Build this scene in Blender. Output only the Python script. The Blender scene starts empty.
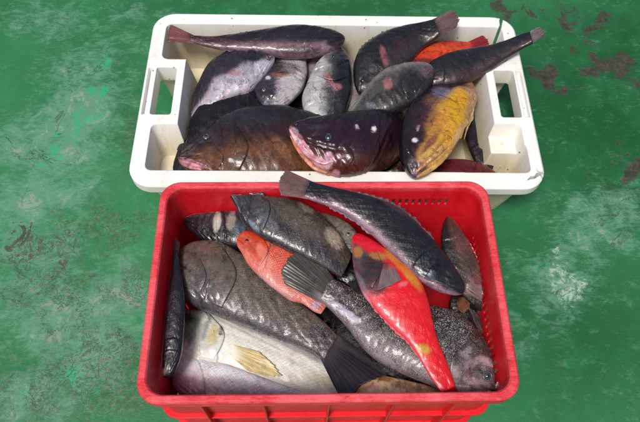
import bpy, bmesh, math, random
import numpy as np
from mathutils import Vector, Matrix

# ------------------------------------------------------------------ camera, light, exposure
scene = bpy.context.scene
col = scene.collection
CX, CY, CZ = -0.0359, -0.4219, 1.2778
PITCH, YAW, ROLL, FPX = 0.5107, -0.0456, 0.0357, 637.03

def _rot():
    c, s = math.cos(PITCH), math.sin(PITCH); rx = np.array([[1,0,0],[0,c,-s],[0,s,c]])
    c, s = math.cos(YAW), math.sin(YAW); rz = np.array([[c,-s,0],[s,c,0],[0,0,1]])
    c, s = math.cos(ROLL), math.sin(ROLL); rr = np.array([[c,-s,0],[s,c,0],[0,0,1]])
    return rz @ rx @ rr
RM = _rot()
CAM = np.array([CX, CY, CZ])

cam_data = bpy.data.cameras.new('camera')
cam = bpy.data.objects.new('camera', cam_data)
col.objects.link(cam)
m4 = np.eye(4); m4[:3,:3] = RM; m4[:3,3] = CAM
cam.matrix_world = Matrix(m4.tolist())
cam_data.sensor_width = 36.0
cam_data.lens = FPX/640*36
cam_data.clip_start = 0.02
cam_data.clip_end = 200
scene.camera = cam

SUN_EL, SUN_AZ = math.radians(64), math.radians(212)     # azimuth clockwise from +Y: light from the front left
world = bpy.data.worlds.new('World'); scene.world = world
world.use_nodes = True
wn = world.node_tree; wn.nodes.clear()
wo = wn.nodes.new('ShaderNodeOutputWorld'); wb = wn.nodes.new('ShaderNodeBackground')
sky = wn.nodes.new('ShaderNodeTexSky'); sky.sky_type = 'NISHITA'; sky.sun_disc = False
sky.sun_elevation = SUN_EL; sky.sun_rotation = SUN_AZ
sky.air_density = 1.0; sky.dust_density = 5.0; sky.ozone_density = 1.0
wb.inputs['Strength'].default_value = 0.08
wn.links.new(sky.outputs[0], wb.inputs[0]); wn.links.new(wb.outputs[0], wo.inputs[0])
sd = bpy.data.lights.new('sun', 'SUN'); sd.energy = 2.1; sd.angle = math.radians(14); sd.color = (1, .965, .91)
sun = bpy.data.objects.new('sun', sd); col.objects.link(sun)
sv = Vector((math.sin(SUN_AZ)*math.cos(SUN_EL), math.cos(SUN_AZ)*math.cos(SUN_EL), math.sin(SUN_EL)))
sun.rotation_euler = sv.to_track_quat('Z', 'Y').to_euler()
sun.location = (-1, -1.5, 3)
vs = scene.view_settings
vs.view_transform = 'Standard'; vs.look = 'None'; vs.gamma = 1; vs.use_curve_mapping = False
vs.exposure = 0.35

# ------------------------------------------------------------------ helpers
def at(px, py, z):
    """world point(s) at height z seen where the photograph has (px,py)"""
    px, py, z = np.broadcast_arrays(np.asarray(px, float), np.asarray(py, float), np.asarray(z, float))
    d = np.stack([(px-320)/FPX, -(py-211)/FPX, -np.ones_like(px)], -1) @ RM.T
    k = (z-CZ)/d[...,2]
    return CAM + d*k[...,None]

def toward(P):
    q = (P-CAM) @ RM
    return np.stack([320+FPX*q[...,0]/-q[...,2], 211-FPX*q[...,1]/-q[...,2]], -1)

def tag(o, label=None, cat=None, group=None, kind=None):
    if label: o['label'] = label
    if cat: o['category'] = cat
    if group: o['group'] = group
    if kind: o['kind'] = kind
    return o

def link(name, me, mat=None, parent=None, smooth=True):
    o = bpy.data.objects.new(name, me); col.objects.link(o)
    if mat and not me.materials: me.materials.append(mat)
    if smooth: me.polygons.foreach_set('use_smooth', [True]*len(me.polygons))
    if parent: o.parent = parent
    return o

def mesh_np(name, V, F):
    me = bpy.data.meshes.new(name)
    me.from_pydata(np.asarray(V).tolist(), [], [tuple(f) for f in F])
    me.update(); return me

def pchip(x, y, q):
    x = np.asarray(x, float); y = np.asarray(y, float); sh = y.ndim == 1
    if sh: y = y[:,None]
    h = np.diff(x)[:,None]; d = np.diff(y, axis=0)/h
    m = np.zeros_like(y)
    s = d[:-1]*d[1:] > 0
    with np.errstate(divide='ignore', invalid='ignore'):
        hm = 2*d[:-1]*d[1:]/(d[:-1]+d[1:])
    m[1:-1] = np.where(s, hm, 0); m[0] = d[0]; m[-1] = d[-1]
    i = np.clip(np.searchsorted(x, q, side='right')-1, 0, len(x)-2)
    t = ((q-x[i])/(x[i+1]-x[i]))[:,None]; hh = (x[i+1]-x[i])[:,None]
    r = (2*t**3-3*t**2+1)*y[i]+(t**3-2*t**2+t)*hh*m[i]+(-2*t**3+3*t**2)*y[i+1]+(t**3-t**2)*hh*m[i+1]
    return r[:,0] if sh else r

def catmull(x, y, q):
    x = np.asarray(x, float); y = np.asarray(y, float)
    m = np.gradient(y, x, axis=0)
    i = np.clip(np.searchsorted(x, q, side='right')-1, 0, len(x)-2)
    t = ((q-x[i])/(x[i+1]-x[i]))[:,None]; hh = (x[i+1]-x[i])[:,None]
    return (2*t**3-3*t**2+1)*y[i]+(t**3-2*t**2+t)*hh*m[i]+(-2*t**3+3*t**2)*y[i+1]+(t**3-t**2)*hh*m[i+1]

def resample(pts, n):
    pts = np.asarray(pts, float)
    if len(pts) == 1: return np.repeat(pts, n, 0)
    s = np.r_[0, np.cumsum(np.linalg.norm(np.diff(pts, axis=0), axis=1))]
    q = np.linspace(0, s[-1], n)
    return np.stack([np.interp(q, s, pts[:,k]) for k in range(pts.shape[1])], 1)

def sm(a, b, x):
    t = np.clip((x-a)/(b-a), 0, 1); return t*t*(3-2*t)

# ------------------------------------------------------------------ node helpers
class NT:
    def __init__(s, name):
        s.m = bpy.data.materials.new(name); s.m.use_nodes = True
        s.t = s.m.node_tree; s.t.nodes.clear()
        s.out = s.n('ShaderNodeOutputMaterial'); s.b = s.n('ShaderNodeBsdfPrincipled')
        s.l(s.b.outputs[0], s.out.inputs[0])
    def n(s, k, **kw):
        x = s.t.nodes.new(k)
        for a, b in kw.items(): setattr(x, a, b)
        return x
    def l(s, a, b): s.t.links.new(a, b)
    def put(s, sock, v):
        if isinstance(v, bpy.types.NodeSocket): s.l(v, sock)
        elif isinstance(v, (tuple, list)) and len(v) == 3 and sock.type == 'RGBA': sock.default_value = (*v, 1)
        else: sock.default_value = v
    def math(s, op, a, b=0.0, c=0.0, clamp=False):
        x = s.n('ShaderNodeMath', operation=op); x.use_clamp = clamp
        s.put(x.inputs[0], a); s.put(x.inputs[1], b); s.put(x.inputs[2], c); return x.outputs[0]
    def mix(s, f, a, b, mode='MIX'):
        x = s.n('ShaderNodeMix', data_type='RGBA', blend_type=mode)
        s.put(x.inputs[0], f); s.put(x.inputs[6], a); s.put(x.inputs[7], b); return x.outputs[2]
    def ramp(s, v, a, b, lo=0.0, hi=1.0):
        x = s.n('ShaderNodeMapRange', interpolation_type='SMOOTHSTEP')
        s.put(x.inputs[0], v); s.put(x.inputs[1], a); s.put(x.inputs[2], b); s.put(x.inputs[3], lo); s.put(x.inputs[4], hi)
        return x.outputs[0]
    def noise(s, vec, scale, detail=4, rough=.55, dist=0.0):
        x = s.n('ShaderNodeTexNoise'); s.put(x.inputs['Vector'], vec)
        x.inputs['Scale'].default_value = scale; x.inputs['Detail'].default_value = detail
        x.inputs['Roughness'].default_value = rough; x.inputs['Distortion'].default_value = dist
        return x.outputs[0]
    def voro(s, vec, scale, feat='F1', rnd=1.0, out='Distance'):
        x = s.n('ShaderNodeTexVoronoi', feature=feat); s.put(x.inputs['Vector'], vec)
        x.inputs['Scale'].default_value = scale; x.inputs['Randomness'].default_value = rnd
        return x.outputs[out]
    def vmul(s, vec, k):
        x = s.n('ShaderNodeVectorMath', operation='MULTIPLY'); s.put(x.inputs[0], vec); x.inputs[1].default_value = k; return x.outputs[0]
    def attr(s, name, out='Color'):
        x = s.n('ShaderNodeAttribute', attribute_name=name); return x.outputs[out]
    def obj(s):
        return s.n('ShaderNodeTexCoord').outputs['Object']
    def bump(s, h, strength, dist, normal=None):
        x = s.n('ShaderNodeBump'); x.inputs['Strength'].default_value = strength; x.inputs['Distance'].default_value = dist
        s.put(x.inputs['Height'], h)
        if normal is not None: s.l(normal, x.inputs['Normal'])
        return x.outputs[0]
    def bevel(s, r):
        x = s.n('ShaderNodeBevel', samples=4); x.inputs['Radius'].default_value = r; return x.outputs[0]
    def set(s, **kw):
        for k, v in kw.items(): s.put(s.b.inputs[k.replace('_', ' ')], v)
        return s.m
# ------------------------------------------------------------------ floor
def floor_material():
    t = NT('painted_concrete'); P = t.obj()
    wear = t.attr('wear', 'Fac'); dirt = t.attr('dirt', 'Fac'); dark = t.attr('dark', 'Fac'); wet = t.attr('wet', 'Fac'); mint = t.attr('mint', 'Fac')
    big = t.noise(P, 2.2, 5, .6, .4); mid = t.noise(P, 9, 6, .65, .6); fine = t.noise(P, 70, 5, .7, .2); grit = t.noise(P, 320, 3, .7)
    streak = t.noise(t.vmul(P, (1, 2.6, 1)), 24, 6, .75, 1.6)
    c = t.mix(t.ramp(big, .35, .65), (.017, .145, .044), (.034, .215, .078))
    c = t.mix(t.ramp(mid, .35, .68, 0, .45), c, (.034, .150, .062))
    c = t.mix(t.math('MULTIPLY', dark, t.ramp(mid, .25, .6, .4, .95)), c, (.004, .070, .013))  # darker green: light falling off to the right is painted in, besides faded paint
    nm = t.ramp(mid, .32, .68); nf = t.ramp(fine, .32, .68); ns = t.ramp(streak, .32, .68)
    wn_ = t.noise(P, 16, 8, .75, 1.2); nw = t.ramp(wn_, .34, .66)
    # bleached, chalky paint
    f = t.math('ADD', t.math('MULTIPLY', wear, .66), t.math('ADD', t.math('MULTIPLY', ns, .3), t.math('MULTIPLY', nw, .3)))
    c = t.mix(t.ramp(f, .32, .85, 0, .8), c, (.125, .30, .19))
    f2 = t.math('ADD', t.math('MULTIPLY', wear, .38), t.math('ADD', t.math('MULTIPLY', nw, .42), t.math('MULTIPLY', nf, .22)))
    c = t.mix(t.ramp(f2, .68, .80, 0, .62), c, (.30, .33, .29))
    # fresher mint green paint, scraped along the streaks
    f3 = t.math('ADD', t.math('MULTIPLY', mint, .52), t.math('ADD', t.math('MULTIPLY', nw, .34), t.math('MULTIPLY', nf, .3)))
    c = t.mix(t.ramp(f3, .62, .80, 0, .85), c, (.02, .36, .16))
    # dirt: brown black scabs where the paint has come off
    f4 = t.math('ADD', t.math('MULTIPLY', dirt, .52), t.math('ADD', t.math('MULTIPLY', nw, .36), t.math('MULTIPLY', nf, .16)))
    dm = t.ramp(f4, .58, .63, 0, .9)
    c = t.mix(dm, c, t.mix(nf, (.020, .020, .014), (.075, .050, .042)))
    # wrinkled grime between flakes
    gr = t.math('ABSOLUTE', t.math('SUBTRACT', t.noise(P, 34, 6, .7, 2.2), .5))
    gm = t.math('MULTIPLY', t.ramp(gr, 0, .05, .85, 0), t.ramp(t.math('ADD', t.math('MULTIPLY', t.attr('grime', 'Fac'), .7), t.math('MULTIPLY', nm, .4)), .35, .65))
    c = t.mix(gm, c, (.055, .06, .04))
    c = t.mix(t.math('MULTIPLY', t.ramp(nf, .55, .9, 0, .5), t.attr('grime', 'Fac')), c, (.16, .18, .13))
    cr = t.math('ABSOLUTE', t.math('SUBTRACT', t.noise(P, 5.5, 6, .62, 1.1), .5))
    crm = t.math('MULTIPLY', t.ramp(cr, .0, .012, .8, 0), t.ramp(mid, .42, .6))
    c = t.mix(t.math('MULTIPLY', crm, t.ramp(t.math('ADD', wear, dirt), .1, .6)), c, (.04, .045, .03))
    sp = t.voro(P, 95, rnd=1)
    c = t.mix(t.math('MULTIPLY', t.ramp(sp, .08, .16, .5, 0), t.ramp(fine, .52, .6)), c, (.035, .05, .03))
    c = t.mix(t.ramp(grit, .3, .7, 0, .12), c, (.05, .09, .055))
    r = t.ramp(mid, .3, .7, .16, .42)
    r = t.math('ADD', r, t.math('MULTIPLY', dm, .2))
    wet_glare = t.ramp(t.math('ADD', t.math('MULTIPLY', wet, .6), t.math('MULTIPLY', nw, .45)), .55, .85)
    r = t.math('SUBTRACT', r, t.math('MULTIPLY', wet_glare, .3), clamp=True)
    c = t.mix(t.math('MULTIPLY', wet_glare, t.math('MULTIPLY', t.ramp(t.noise(P, 60, 4, .7, 1.5), .42, .60), t.ramp(wet_glare, .2, .9))), c, (.34, .45, .38))  # glare on the wet patch, painted as a pale broken tint
    h = t.math('ADD', t.math('MULTIPLY', mid, .6), t.math('ADD', t.math('MULTIPLY', fine, .35), t.math('MULTIPLY', grit, .12)))
    h = t.math('SUBTRACT', h, t.math('MULTIPLY', dm, .25))
    return t.set(Base_Color=c, Roughness=r, Normal=t.bump(h, .45, .006), Specular_IOR_Level=.4)

def ell(px, py, specs):
    r = np.zeros_like(px)
    for (cx, cy, rx, ry, a, s) in specs:
        a = math.radians(a); dx, dy = px-cx, py-cy
        u = (dx*math.cos(a)+dy*math.sin(a))/rx; v = (-dx*math.sin(a)+dy*math.cos(a))/ry
        r = np.maximum(r, s*np.exp(-(u*u+v*v)*.9))
    return r

def make_floor():
    xs = np.concatenate([[-60,-20,-8,-3], np.linspace(-1.4, 1.5, 300), [3,8,20,60]])
    ys = np.concatenate([[-60,-20,-8,-3], np.linspace(-1.0, 1.6, 270), [3,8,20,60]])
    X, Y = np.meshgrid(xs, ys)
    V = np.stack([X, Y, np.zeros_like(X)], -1).reshape(-1, 3)
    nx, ny = len(xs), len(ys)
    i = np.arange(nx*ny).reshape(ny, nx)
    F = np.stack([i[:-1,:-1], i[:-1,1:], i[1:,1:], i[1:,:-1]], -1).reshape(-1, 4)
    me = mesh_np('floor', V, F)
    q = toward(V); px, py = q[:,0], q[:,1]
    near = (np.abs(V[:,0]) < 2) & (np.abs(V[:,1]+0) < 2.2)
    X_, Y_ = V[:,0], V[:,1]
    wx = np.sin(X_*41+3*np.sin(Y_*23))+.7*np.sin(Y_*67+2*np.sin(X_*51)); wy = np.sin(Y_*37+2.5*np.sin(X_*29)+1)+.7*np.sin(X_*73+2*np.sin(Y_*47))
    masks = {
     'wear': [(75,120,55,30,-30,1),(30,200,60,25,-15,.9),(60,160,50,16,-20,.8),(40,250,60,40,0,.6),(80,310,70,40,0,.7),(50,20,60,20,0,.45),(90,70,60,25,-35,.6),(60,330,60,40,0,.7),(100,340,40,60,20,.75),(30,290,50,40,10,.55),(130,15,60,10,0,.4),(10,150,30,20,0,.8),(600,230,40,25,10,.75),(560,280,35,30,0,.7),(600,205,50,14,-10,.7),(500,330,40,40,0,.3),(30,400,50,30,0,.6),(120,290,25,30,0,.8),(465,5,40,6,0,.2)],
     'dirt': [(35,240,40,22,-15,.62),(110,215,30,12,-10,.5),(60,265,35,15,-20,.55),(80,350,40,12,-15,.45),(520,60,20,8,20,.35),(545,78,16,7,20,1.15),(612,68,26,12,10,1.25),(604,60,12,8,0,1.1),(632,170,14,14,20,1.25),(585,20,50,5,5,.8),(505,12,18,7,0,1),(592,33,14,7,-30,1.1),(580,50,8,8,0,.9),(562,88,16,4,15,1.05),(562,22,14,5,40,1),(540,15,20,5,0,.7),(625,150,12,5,0,.8),(532,60,8,14,20,.5),(610,50,14,6,0,.7),(20,300,25,12,0,.4),(130,380,25,5,-10,.5),(640,90,20,8,0,.5),(560,10,20,6,0,.7)],
     'dark': [(620,60,80,80,0,1),(560,40,60,40,0,.8),(600,110,120,130,0,1),(540,120,60,80,0,.9),(330,5,200,20,0,.7),(600,340,120,90,0,.75),(540,240,40,80,0,.5),(250,5,80,12,0,.4)],  # mainly the right side, where weaker light is painted as darker green
     'grime': [(110,225,40,22,-5,1),(60,240,50,22,-20,.9),(50,285,40,22,0,.8),(100,370,60,45,0,1),(40,380,50,40,0,.6),(130,290,30,30,0,.6),(135,130,25,40,0,.5),(610,180,25,20,0,.4)],
     'wet': [(568,285,24,30,-20,1),(556,262,12,22,20,.8),(540,335,12,12,0,.45),(535,365,6,14,0,.45),(590,285,20,12,0,.5),(587,408,12,5,10,.5)],  # smoother wet patches, also tinted pale for their painted glare
     'mint': [(80,120,26,9,-30,1),(45,165,20,6,-30,.8),(95,95,14,6,-40,1),(100,60,14,7,-30,.9),(60,145,22,5,-30,.9),(75,380,18,12,-40,1),(30,395,20,10,0,.6),(100,345,8,8,0,.7),(25,340,20,6,0,.5),(545,265,8,14,20,.7)],
    }
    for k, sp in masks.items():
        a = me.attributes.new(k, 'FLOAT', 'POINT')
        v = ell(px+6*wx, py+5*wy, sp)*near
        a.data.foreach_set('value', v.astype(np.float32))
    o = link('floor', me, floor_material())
    tag(o, kind='structure'); o['label'] = 'green painted concrete floor, worn and wet'
    return o
make_floor()

# ------------------------------------------------------------------ crates
def rrect(w, d, r, n=8):
    """rounded rectangle loop, w x d outside size"""
    pts = []
    r = max(r, 1e-4)
    for (sx, sy, a0) in ((1,1,0),(-1,1,90),(-1,-1,180),(1,-1,270)):
        cx, cy = sx*(w/2-r), sy*(d/2-r)
        for k in range(n+1):
            a = math.radians(a0+90*k/n); pts.append((cx+r*math.cos(a), cy+r*math.sin(a)))
    return pts

def loft(loops, cap0=True, cap1=True):
    bm = bmesh.new(); rings = []
    for (pts, z) in loops:
        rings.append([bm.verts.new((x, y, z)) for x, y in pts])
    for a, b in zip(rings, rings[1:]):
        n = len(a)
        for i in range(n): bm.faces.new((a[i], a[(i+1)%n], b[(i+1)%n], b[i]))
    if cap0: bm.faces.new(rings[0][::-1])
    if cap1: bm.faces.new(rings[-1])
    return bm

def bm_mesh(name, bm):
    bmesh.ops.recalc_face_normals(bm, faces=bm.faces)
    me = bpy.data.meshes.new(name); bm.to_mesh(me); bm.free(); return me

def boxes_bm(lst, bm=None):
    bm = bm or bmesh.new()
    for (x0,x1,y0,y1,z0,z1) in lst:
        v = [bm.verts.new((x,y,z)) for z in (z0,z1) for (x,y) in ((x0,y0),(x1,y0),(x1,y1),(x0,y1))]
        for f in ((3,2,1,0),(4,5,6,7),(0,1,5,4),(1,2,6,5),(2,3,7,6),(3,0,4,7)): bm.faces.new([v[k] for k in f])
    return bm

def cut(me, cutters):
    o = bpy.data.objects.new('cut_base', me); col.objects.link(o); tmp = [o]
    for i, c in enumerate(cutters):
        if isinstance(c, tuple): cm, op = c
        else: cm, op = c, 'DIFFERENCE'
        co = bpy.data.objects.new('cutter', cm); col.objects.link(co); tmp.append(co)
        md = o.modifiers.new('b', 'BOOLEAN'); md.solver = 'EXACT'; md.operation = op; md.object = co
    dg = bpy.context.evaluated_depsgraph_get(); dg.update()
    r = bpy.data.meshes.new_from_object(o.evaluated_get(dg), depsgraph=dg)
    for t in tmp: bpy.data.objects.remove(t)
    return r

def empty(name, loc=(0,0,0), rz=0):
    o = bpy.data.objects.new(name, None); col.objects.link(o); o.location = loc; o.rotation_euler = (0,0,rz)
    o.empty_display_size = .05; return o

def red_plastic():
    t = NT('red_plastic'); P = t.obj()
    n = t.noise(P, 14, 5, .6, .5); f = t.noise(P, 160, 4, .7); s = t.noise(t.vmul(P, (1,6,1)), 60, 5, .8, 1)
    c = t.mix(t.ramp(n, .3, .7), (.56, .006, .013), (.72, .014, .024))
    z = t.n('ShaderNodeSeparateXYZ'); t.l(P, z.inputs[0])
    rim = t.ramp(z.outputs[2], .262, .279)
    w = t.math('MULTIPLY', rim, t.ramp(t.math('ADD', t.math('MULTIPLY', s, .6), t.math('MULTIPLY', n, .4)), .38, .62, .06, .55))
    c = t.mix(w, c, (.72, .20, .23))
    c = t.mix(t.math('MULTIPLY', t.ramp(s, .56, .72, 0, .35), t.ramp(n, .4, .6)), c, (.66, .14, .16))
    dk = t.ramp(t.noise(P, 38, 5, .7), .62, .72, 0, .5)
    c = t.mix(dk, c, (.12, .01, .012))
    r = t.ramp(f, .3, .7, .28, .46); r = t.math('ADD', r, t.math('MULTIPLY', w, .25))
    return t.set(Base_Color=c, Roughness=r, Normal=t.bump(t.math('ADD', f, t.math('MULTIPLY', s, .6)), .18, .001, t.bevel(.0022)), Specular_IOR_Level=.3)

def white_plastic():
    t = NT('white_plastic'); P = t.obj()
    n = t.noise(P, 9, 5, .6, .6); f = t.noise(P, 140, 4, .7); s = t.noise(t.vmul(P, (1,1,.35)), 30, 6, .7, .8)
    z = t.n('ShaderNodeSeparateXYZ'); t.l(P, z.inputs[0])
    c = t.mix(t.ramp(n, .35, .7), (.83, .83, .80), (.78, .77, .72))
    low = t.ramp(z.outputs[2], .168, .10, 0, 1)
    g = t.math('MULTIPLY', low, t.ramp(t.math('ADD', t.math('MULTIPLY', n, .5), t.math('MULTIPLY', s, .5)), .3, .6, .35, .85))
    c = t.mix(g, c, (.66, .56, .34))
    c = t.mix(t.ramp(s, .54, .70, 0, .5), c, (.60, .51, .36))
    c = t.mix(t.math('MULTIPLY', t.ramp(t.noise(P, 26, 6, .7, .9), .60, .70, 0, .45), t.ramp(z.outputs[2], .169, .15)), c, (.42, .22, .16))
    v = t.voro(P, 42, rnd=1)
    c = t.mix(t.math('MULTIPLY', t.ramp(v, .07, .11, .85, 0), t.ramp(t.noise(P, 20, 2), .50, .54)), c, (.10, .07, .04))
    c = t.mix(t.ramp(t.noise(t.vmul(P, (1,5,1)), 55, 5, .85, 1.5), .64, .72, 0, .3), c, (.45, .40, .32))
    r = t.ramp(f, .3, .7, .35, .55)
    return t.set(Base_Color=c, Roughness=r, Normal=t.bump(t.math('ADD', f, t.math('MULTIPLY', s, .8)), .15, .001, t.bevel(.0035)), Subsurface_Weight=.06, Subsurface_Radius=(.02,.015,.01), Subsurface_Scale=.5)

RW, RD, RH = .60, .40, .28
def make_red_crate():
    root = empty('fish_crate')
    tag(root, 'red plastic crate with ribbed walls standing in front, full of fish', 'crate')
    mt = red_plastic()
    prof = [(.025,0),(.023,.004),(.0112,.262),(.0015,.262),(0,.2645),(0,.277),(.003,.28),(.0115,.28),(.0140,.277),(.0152,.262),(.029,.012),(.036,.005)]
    loops = [(rrect(RW-2*i, RD-2*i, max(.036-i*.45, .012)), z) for i, z in prof]
    me = bm_mesh('shell', loft(loops))
    # vent slots through the walls
    b1 = []
    for k in range(9):                                     # back wall, slanting row
        x = .128+k*.0125; b1.append((x, x+.006, .10, .30, .222, .240))
    for k in range(34):
        x = -.22+k*.0125; b1.append((x, x+.006, .10, .30, .04, .07))
    b2 = []
    for row in range(3):
        for k in range(20):
            y = -.14+k*.0135; b2.append((.20, .40, y, y+.006, .05+row*.052, .08+row*.052))
            if row == 0: b2.append((.20, .40, y, y+.006, .200, .225))
            if row == 0: b2.append((-.40, -.20, y, y+.006, .05, .08))
    cs = []
    for b in (b1, b2):
        bm = boxes_bm(b)
        cs.append(bm_mesh('c', bm))
    me = cut(me, cs)
    me.materials.clear()
    o = link('shell', me, mt, root, smooth=False)
    # ribs outside, below the rim; they end just inside the sloping wall
    wi = lambda z: .0112+.0118*(.262-z)/.258+.0018
    def ring(name, z0, z1, out):
        a = []
        for i, z in ((wi(z0),z0),(out,z0),(out,z1),(wi(z1),z1)): a.append((rrect(RW-2*i, RD-2*i, .03), z))
        bm = bmesh.new(); rings = [[bm.verts.new((x,y,z)) for x,y in p] for p, z in a]
        for q in range(4):
            A, B = rings[q], rings[(q+1)%4]
            for i in range(len(A)): bm.faces.new((A[i], A[(i+1)%len(A)], B[(i+1)%len(A)], B[i]))
        link(name, bm_mesh(name, bm), mt, root, smooth=False)
    ring('rib', .243, .247, .003); ring('rib', .120, .124, .009); ring('rib', .004, .010, .014)
    def upright(x0, x1, y0, y1, z0, z1, lx, ly):
        """slanted rib: lx, ly lean of the inner edge towards the inside at the bottom"""
        bm = bmesh.new()
        v = [bm.verts.new((x+(lx if x == x1 and lx else 0)*k, y+(ly if y == y1 and ly else 0)*k, z)) for z, k in ((z0,1),(z1,0)) for (x,y) in ((x0,y0),(x1,y0),(x1,y1),(x0,y1))]
        for f in ((3,2,1,0),(4,5,6,7),(0,1,5,4),(1,2,6,5),(2,3,7,6),(3,0,4,7)): bm.faces.new([v[k] for k in f])
        link('rib', bm_mesh('rib', bm), mt, root, smooth=False)
    for x in (-.205, -.105, 0, .105, .205):
        for sg in (-1, 1):
            upright(x-.0015, x+.0015, sg*(RD/2-.005), sg*(RD/2-wi(.2425)), .0105, .2425, 0, -sg*.0106)
    for y in (-.11, 0, .11):
        for sg in (-1, 1):
            upright(sg*(RW/2-.005), sg*(RW/2-wi(.2425)), y-.0015, y+.0015, .0105, .2425, -sg*.0106, 0)
    return root
make_red_crate()

WW, WD, WH = .862, .4875, .17
def make_white_crate():
    root = empty('fish_crate', (.0331, .497, 0), -.0113)
    tag(root, 'white plastic crate with cracked corners and grip holes behind the red crate', 'crate')
    mt = white_plastic()
    prof = [(.046,0),(.043,.004),(.018,.142),(.0015,.142),(0,.145),(0,.166),(.004,.17)]
    me = bm_mesh('tub', loft([(rrect(WW-2*i, WD-2*i, max(.05-i*.4, .015)), z) for i, z in prof]))
    def cav(x0, x1, y0, y1, zb, zt, tap, r):
        L = []
        for z, k in ((zb, 1), (zt, 0)):
            w, d = (x1-x0)-2*tap*k, (y1-y0)-2*tap*k
            L.append(([(x+(x0+x1)/2, y+(y0+y1)/2) for x, y in rrect(w, d, r, 5)], z))
        return bm_mesh('c', loft(L))
    hx, hy = WW/2, WD/2
    T = .19
    def bx(*a): return bm_mesh('c', boxes_bm([a]))
    def slab(x0, x1, y0, y1, zb, zt, ix0, ix1, iy0, iy1, r=.012):
        """cavity with its own draft on each side: ix0.. are how far each wall leans in at the bottom"""
        L = []
        for z, k in ((zb,1),(zt,0)):
            a0, a1, b0, b1 = x0+ix0*k, x1-ix1*k, y0+iy0*k, y1-iy1*k
            L.append(([(x+(a0+a1)/2, y+(b0+b1)/2) for x, y in rrect(a1-a0, b1-b0, r, 5)], z))
        return bm_mesh('c', loft(L))
    # hollow under the grips, open to the outside
    cs = [bx(-hx-.1, -hx+.079, -.066, .088, -.1, .126), bx(hx-.079, hx+.1, -.066, .088, -.1, .126)]
    cs += [slab(-hx+.085, hx-.085, -hy+.037, hy-.034, .008, T, .030, .030, .012, .016, .02)]
    # corner bays reach towards the ends on both sides of the grip blocks
    cs.append(slab(-hx+.030, -hx+.18, .096, hy-.034, .03, T, .014, .0, .004, .016, .016))
    cs.append(slab(hx-.18, hx-.030, .096, hy-.034, .03, T, .0, .014, .004, .016, .016))
    cs.append(slab(-hx+.030, -hx+.18, -hy+.037, -.080, .088, T, .012, .0, .006, .034, .014))
    cs.append(slab(hx-.18, hx-.028, -hy+.037, -.074, .134, T, .0, .010, .003, .014, .012))
    cs.append(slab(hx-.18, hx-.026, -hy+.037, -.128, .040, T, .0, .016, .006, .012, .014))
    # grip holes right through
    cs.append(slab(-hx+.025, -hx+.071, -.062, .072, -.02, T, .0, .002, .0, .001, .006))
    cs.append(slab(hx-.071, hx-.025, -.062, .072, -.02, T, .002, .0, .0, .001, .006))
    # shallow channel between grip and outer lip
    cs.append(slab(-hx+.0065, -hx+.020, -.062, .072, .158, T, .001, .001, .002, .002, .002))
    cs.append(slab(hx-.020, hx-.0065, -.062, .072, .158, T, .001, .001, .002, .002, .002))
    # cracks
    def wedge(x, y, a, w, l, z0, z1):
        bm = bmesh.new()
        zz = [(-l/2,0),(-l*.2,w),(0,.3*w),(l*.15,w*1.2),(l*.5,.4*w),(l*.5,-.3*w),(l*.2,-w*.6),(-l*.1,-w*.9),(-l*.3,-w*.2)]
        c, s = math.cos(a), math.sin(a)
        lo = [bm.verts.new((x+p*c-q*s, y+p*s+q*c, z0)) for p, q in zz]; hi = [bm.verts.new((v.co.x, v.co.y, z1)) for v in lo]
        n = len(lo)
        for i in range(n): bm.faces.new((lo[i], lo[(i+1)%n], hi[(i+1)%n], hi[i]))
        bm.faces.new(lo[::-1]); bm.faces.new(hi)
        return bm_mesh('c', bm)
    cs.append(wedge(hx-.034, hy-.030, 1.25, .0045, .100, -.01, T))
    cs.append(wedge(hx-.022, -hy+.030, .5, .0045, .044, -.01, T))
    cs.append(wedge(hx-.010, -hy+.034, -1.1, .003, .036, -.01, T))
    me = cut(me, cs); me.materials.clear()
    link('tub', me, mt, root, smooth=False)
    return root
make_white_crate()
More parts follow.
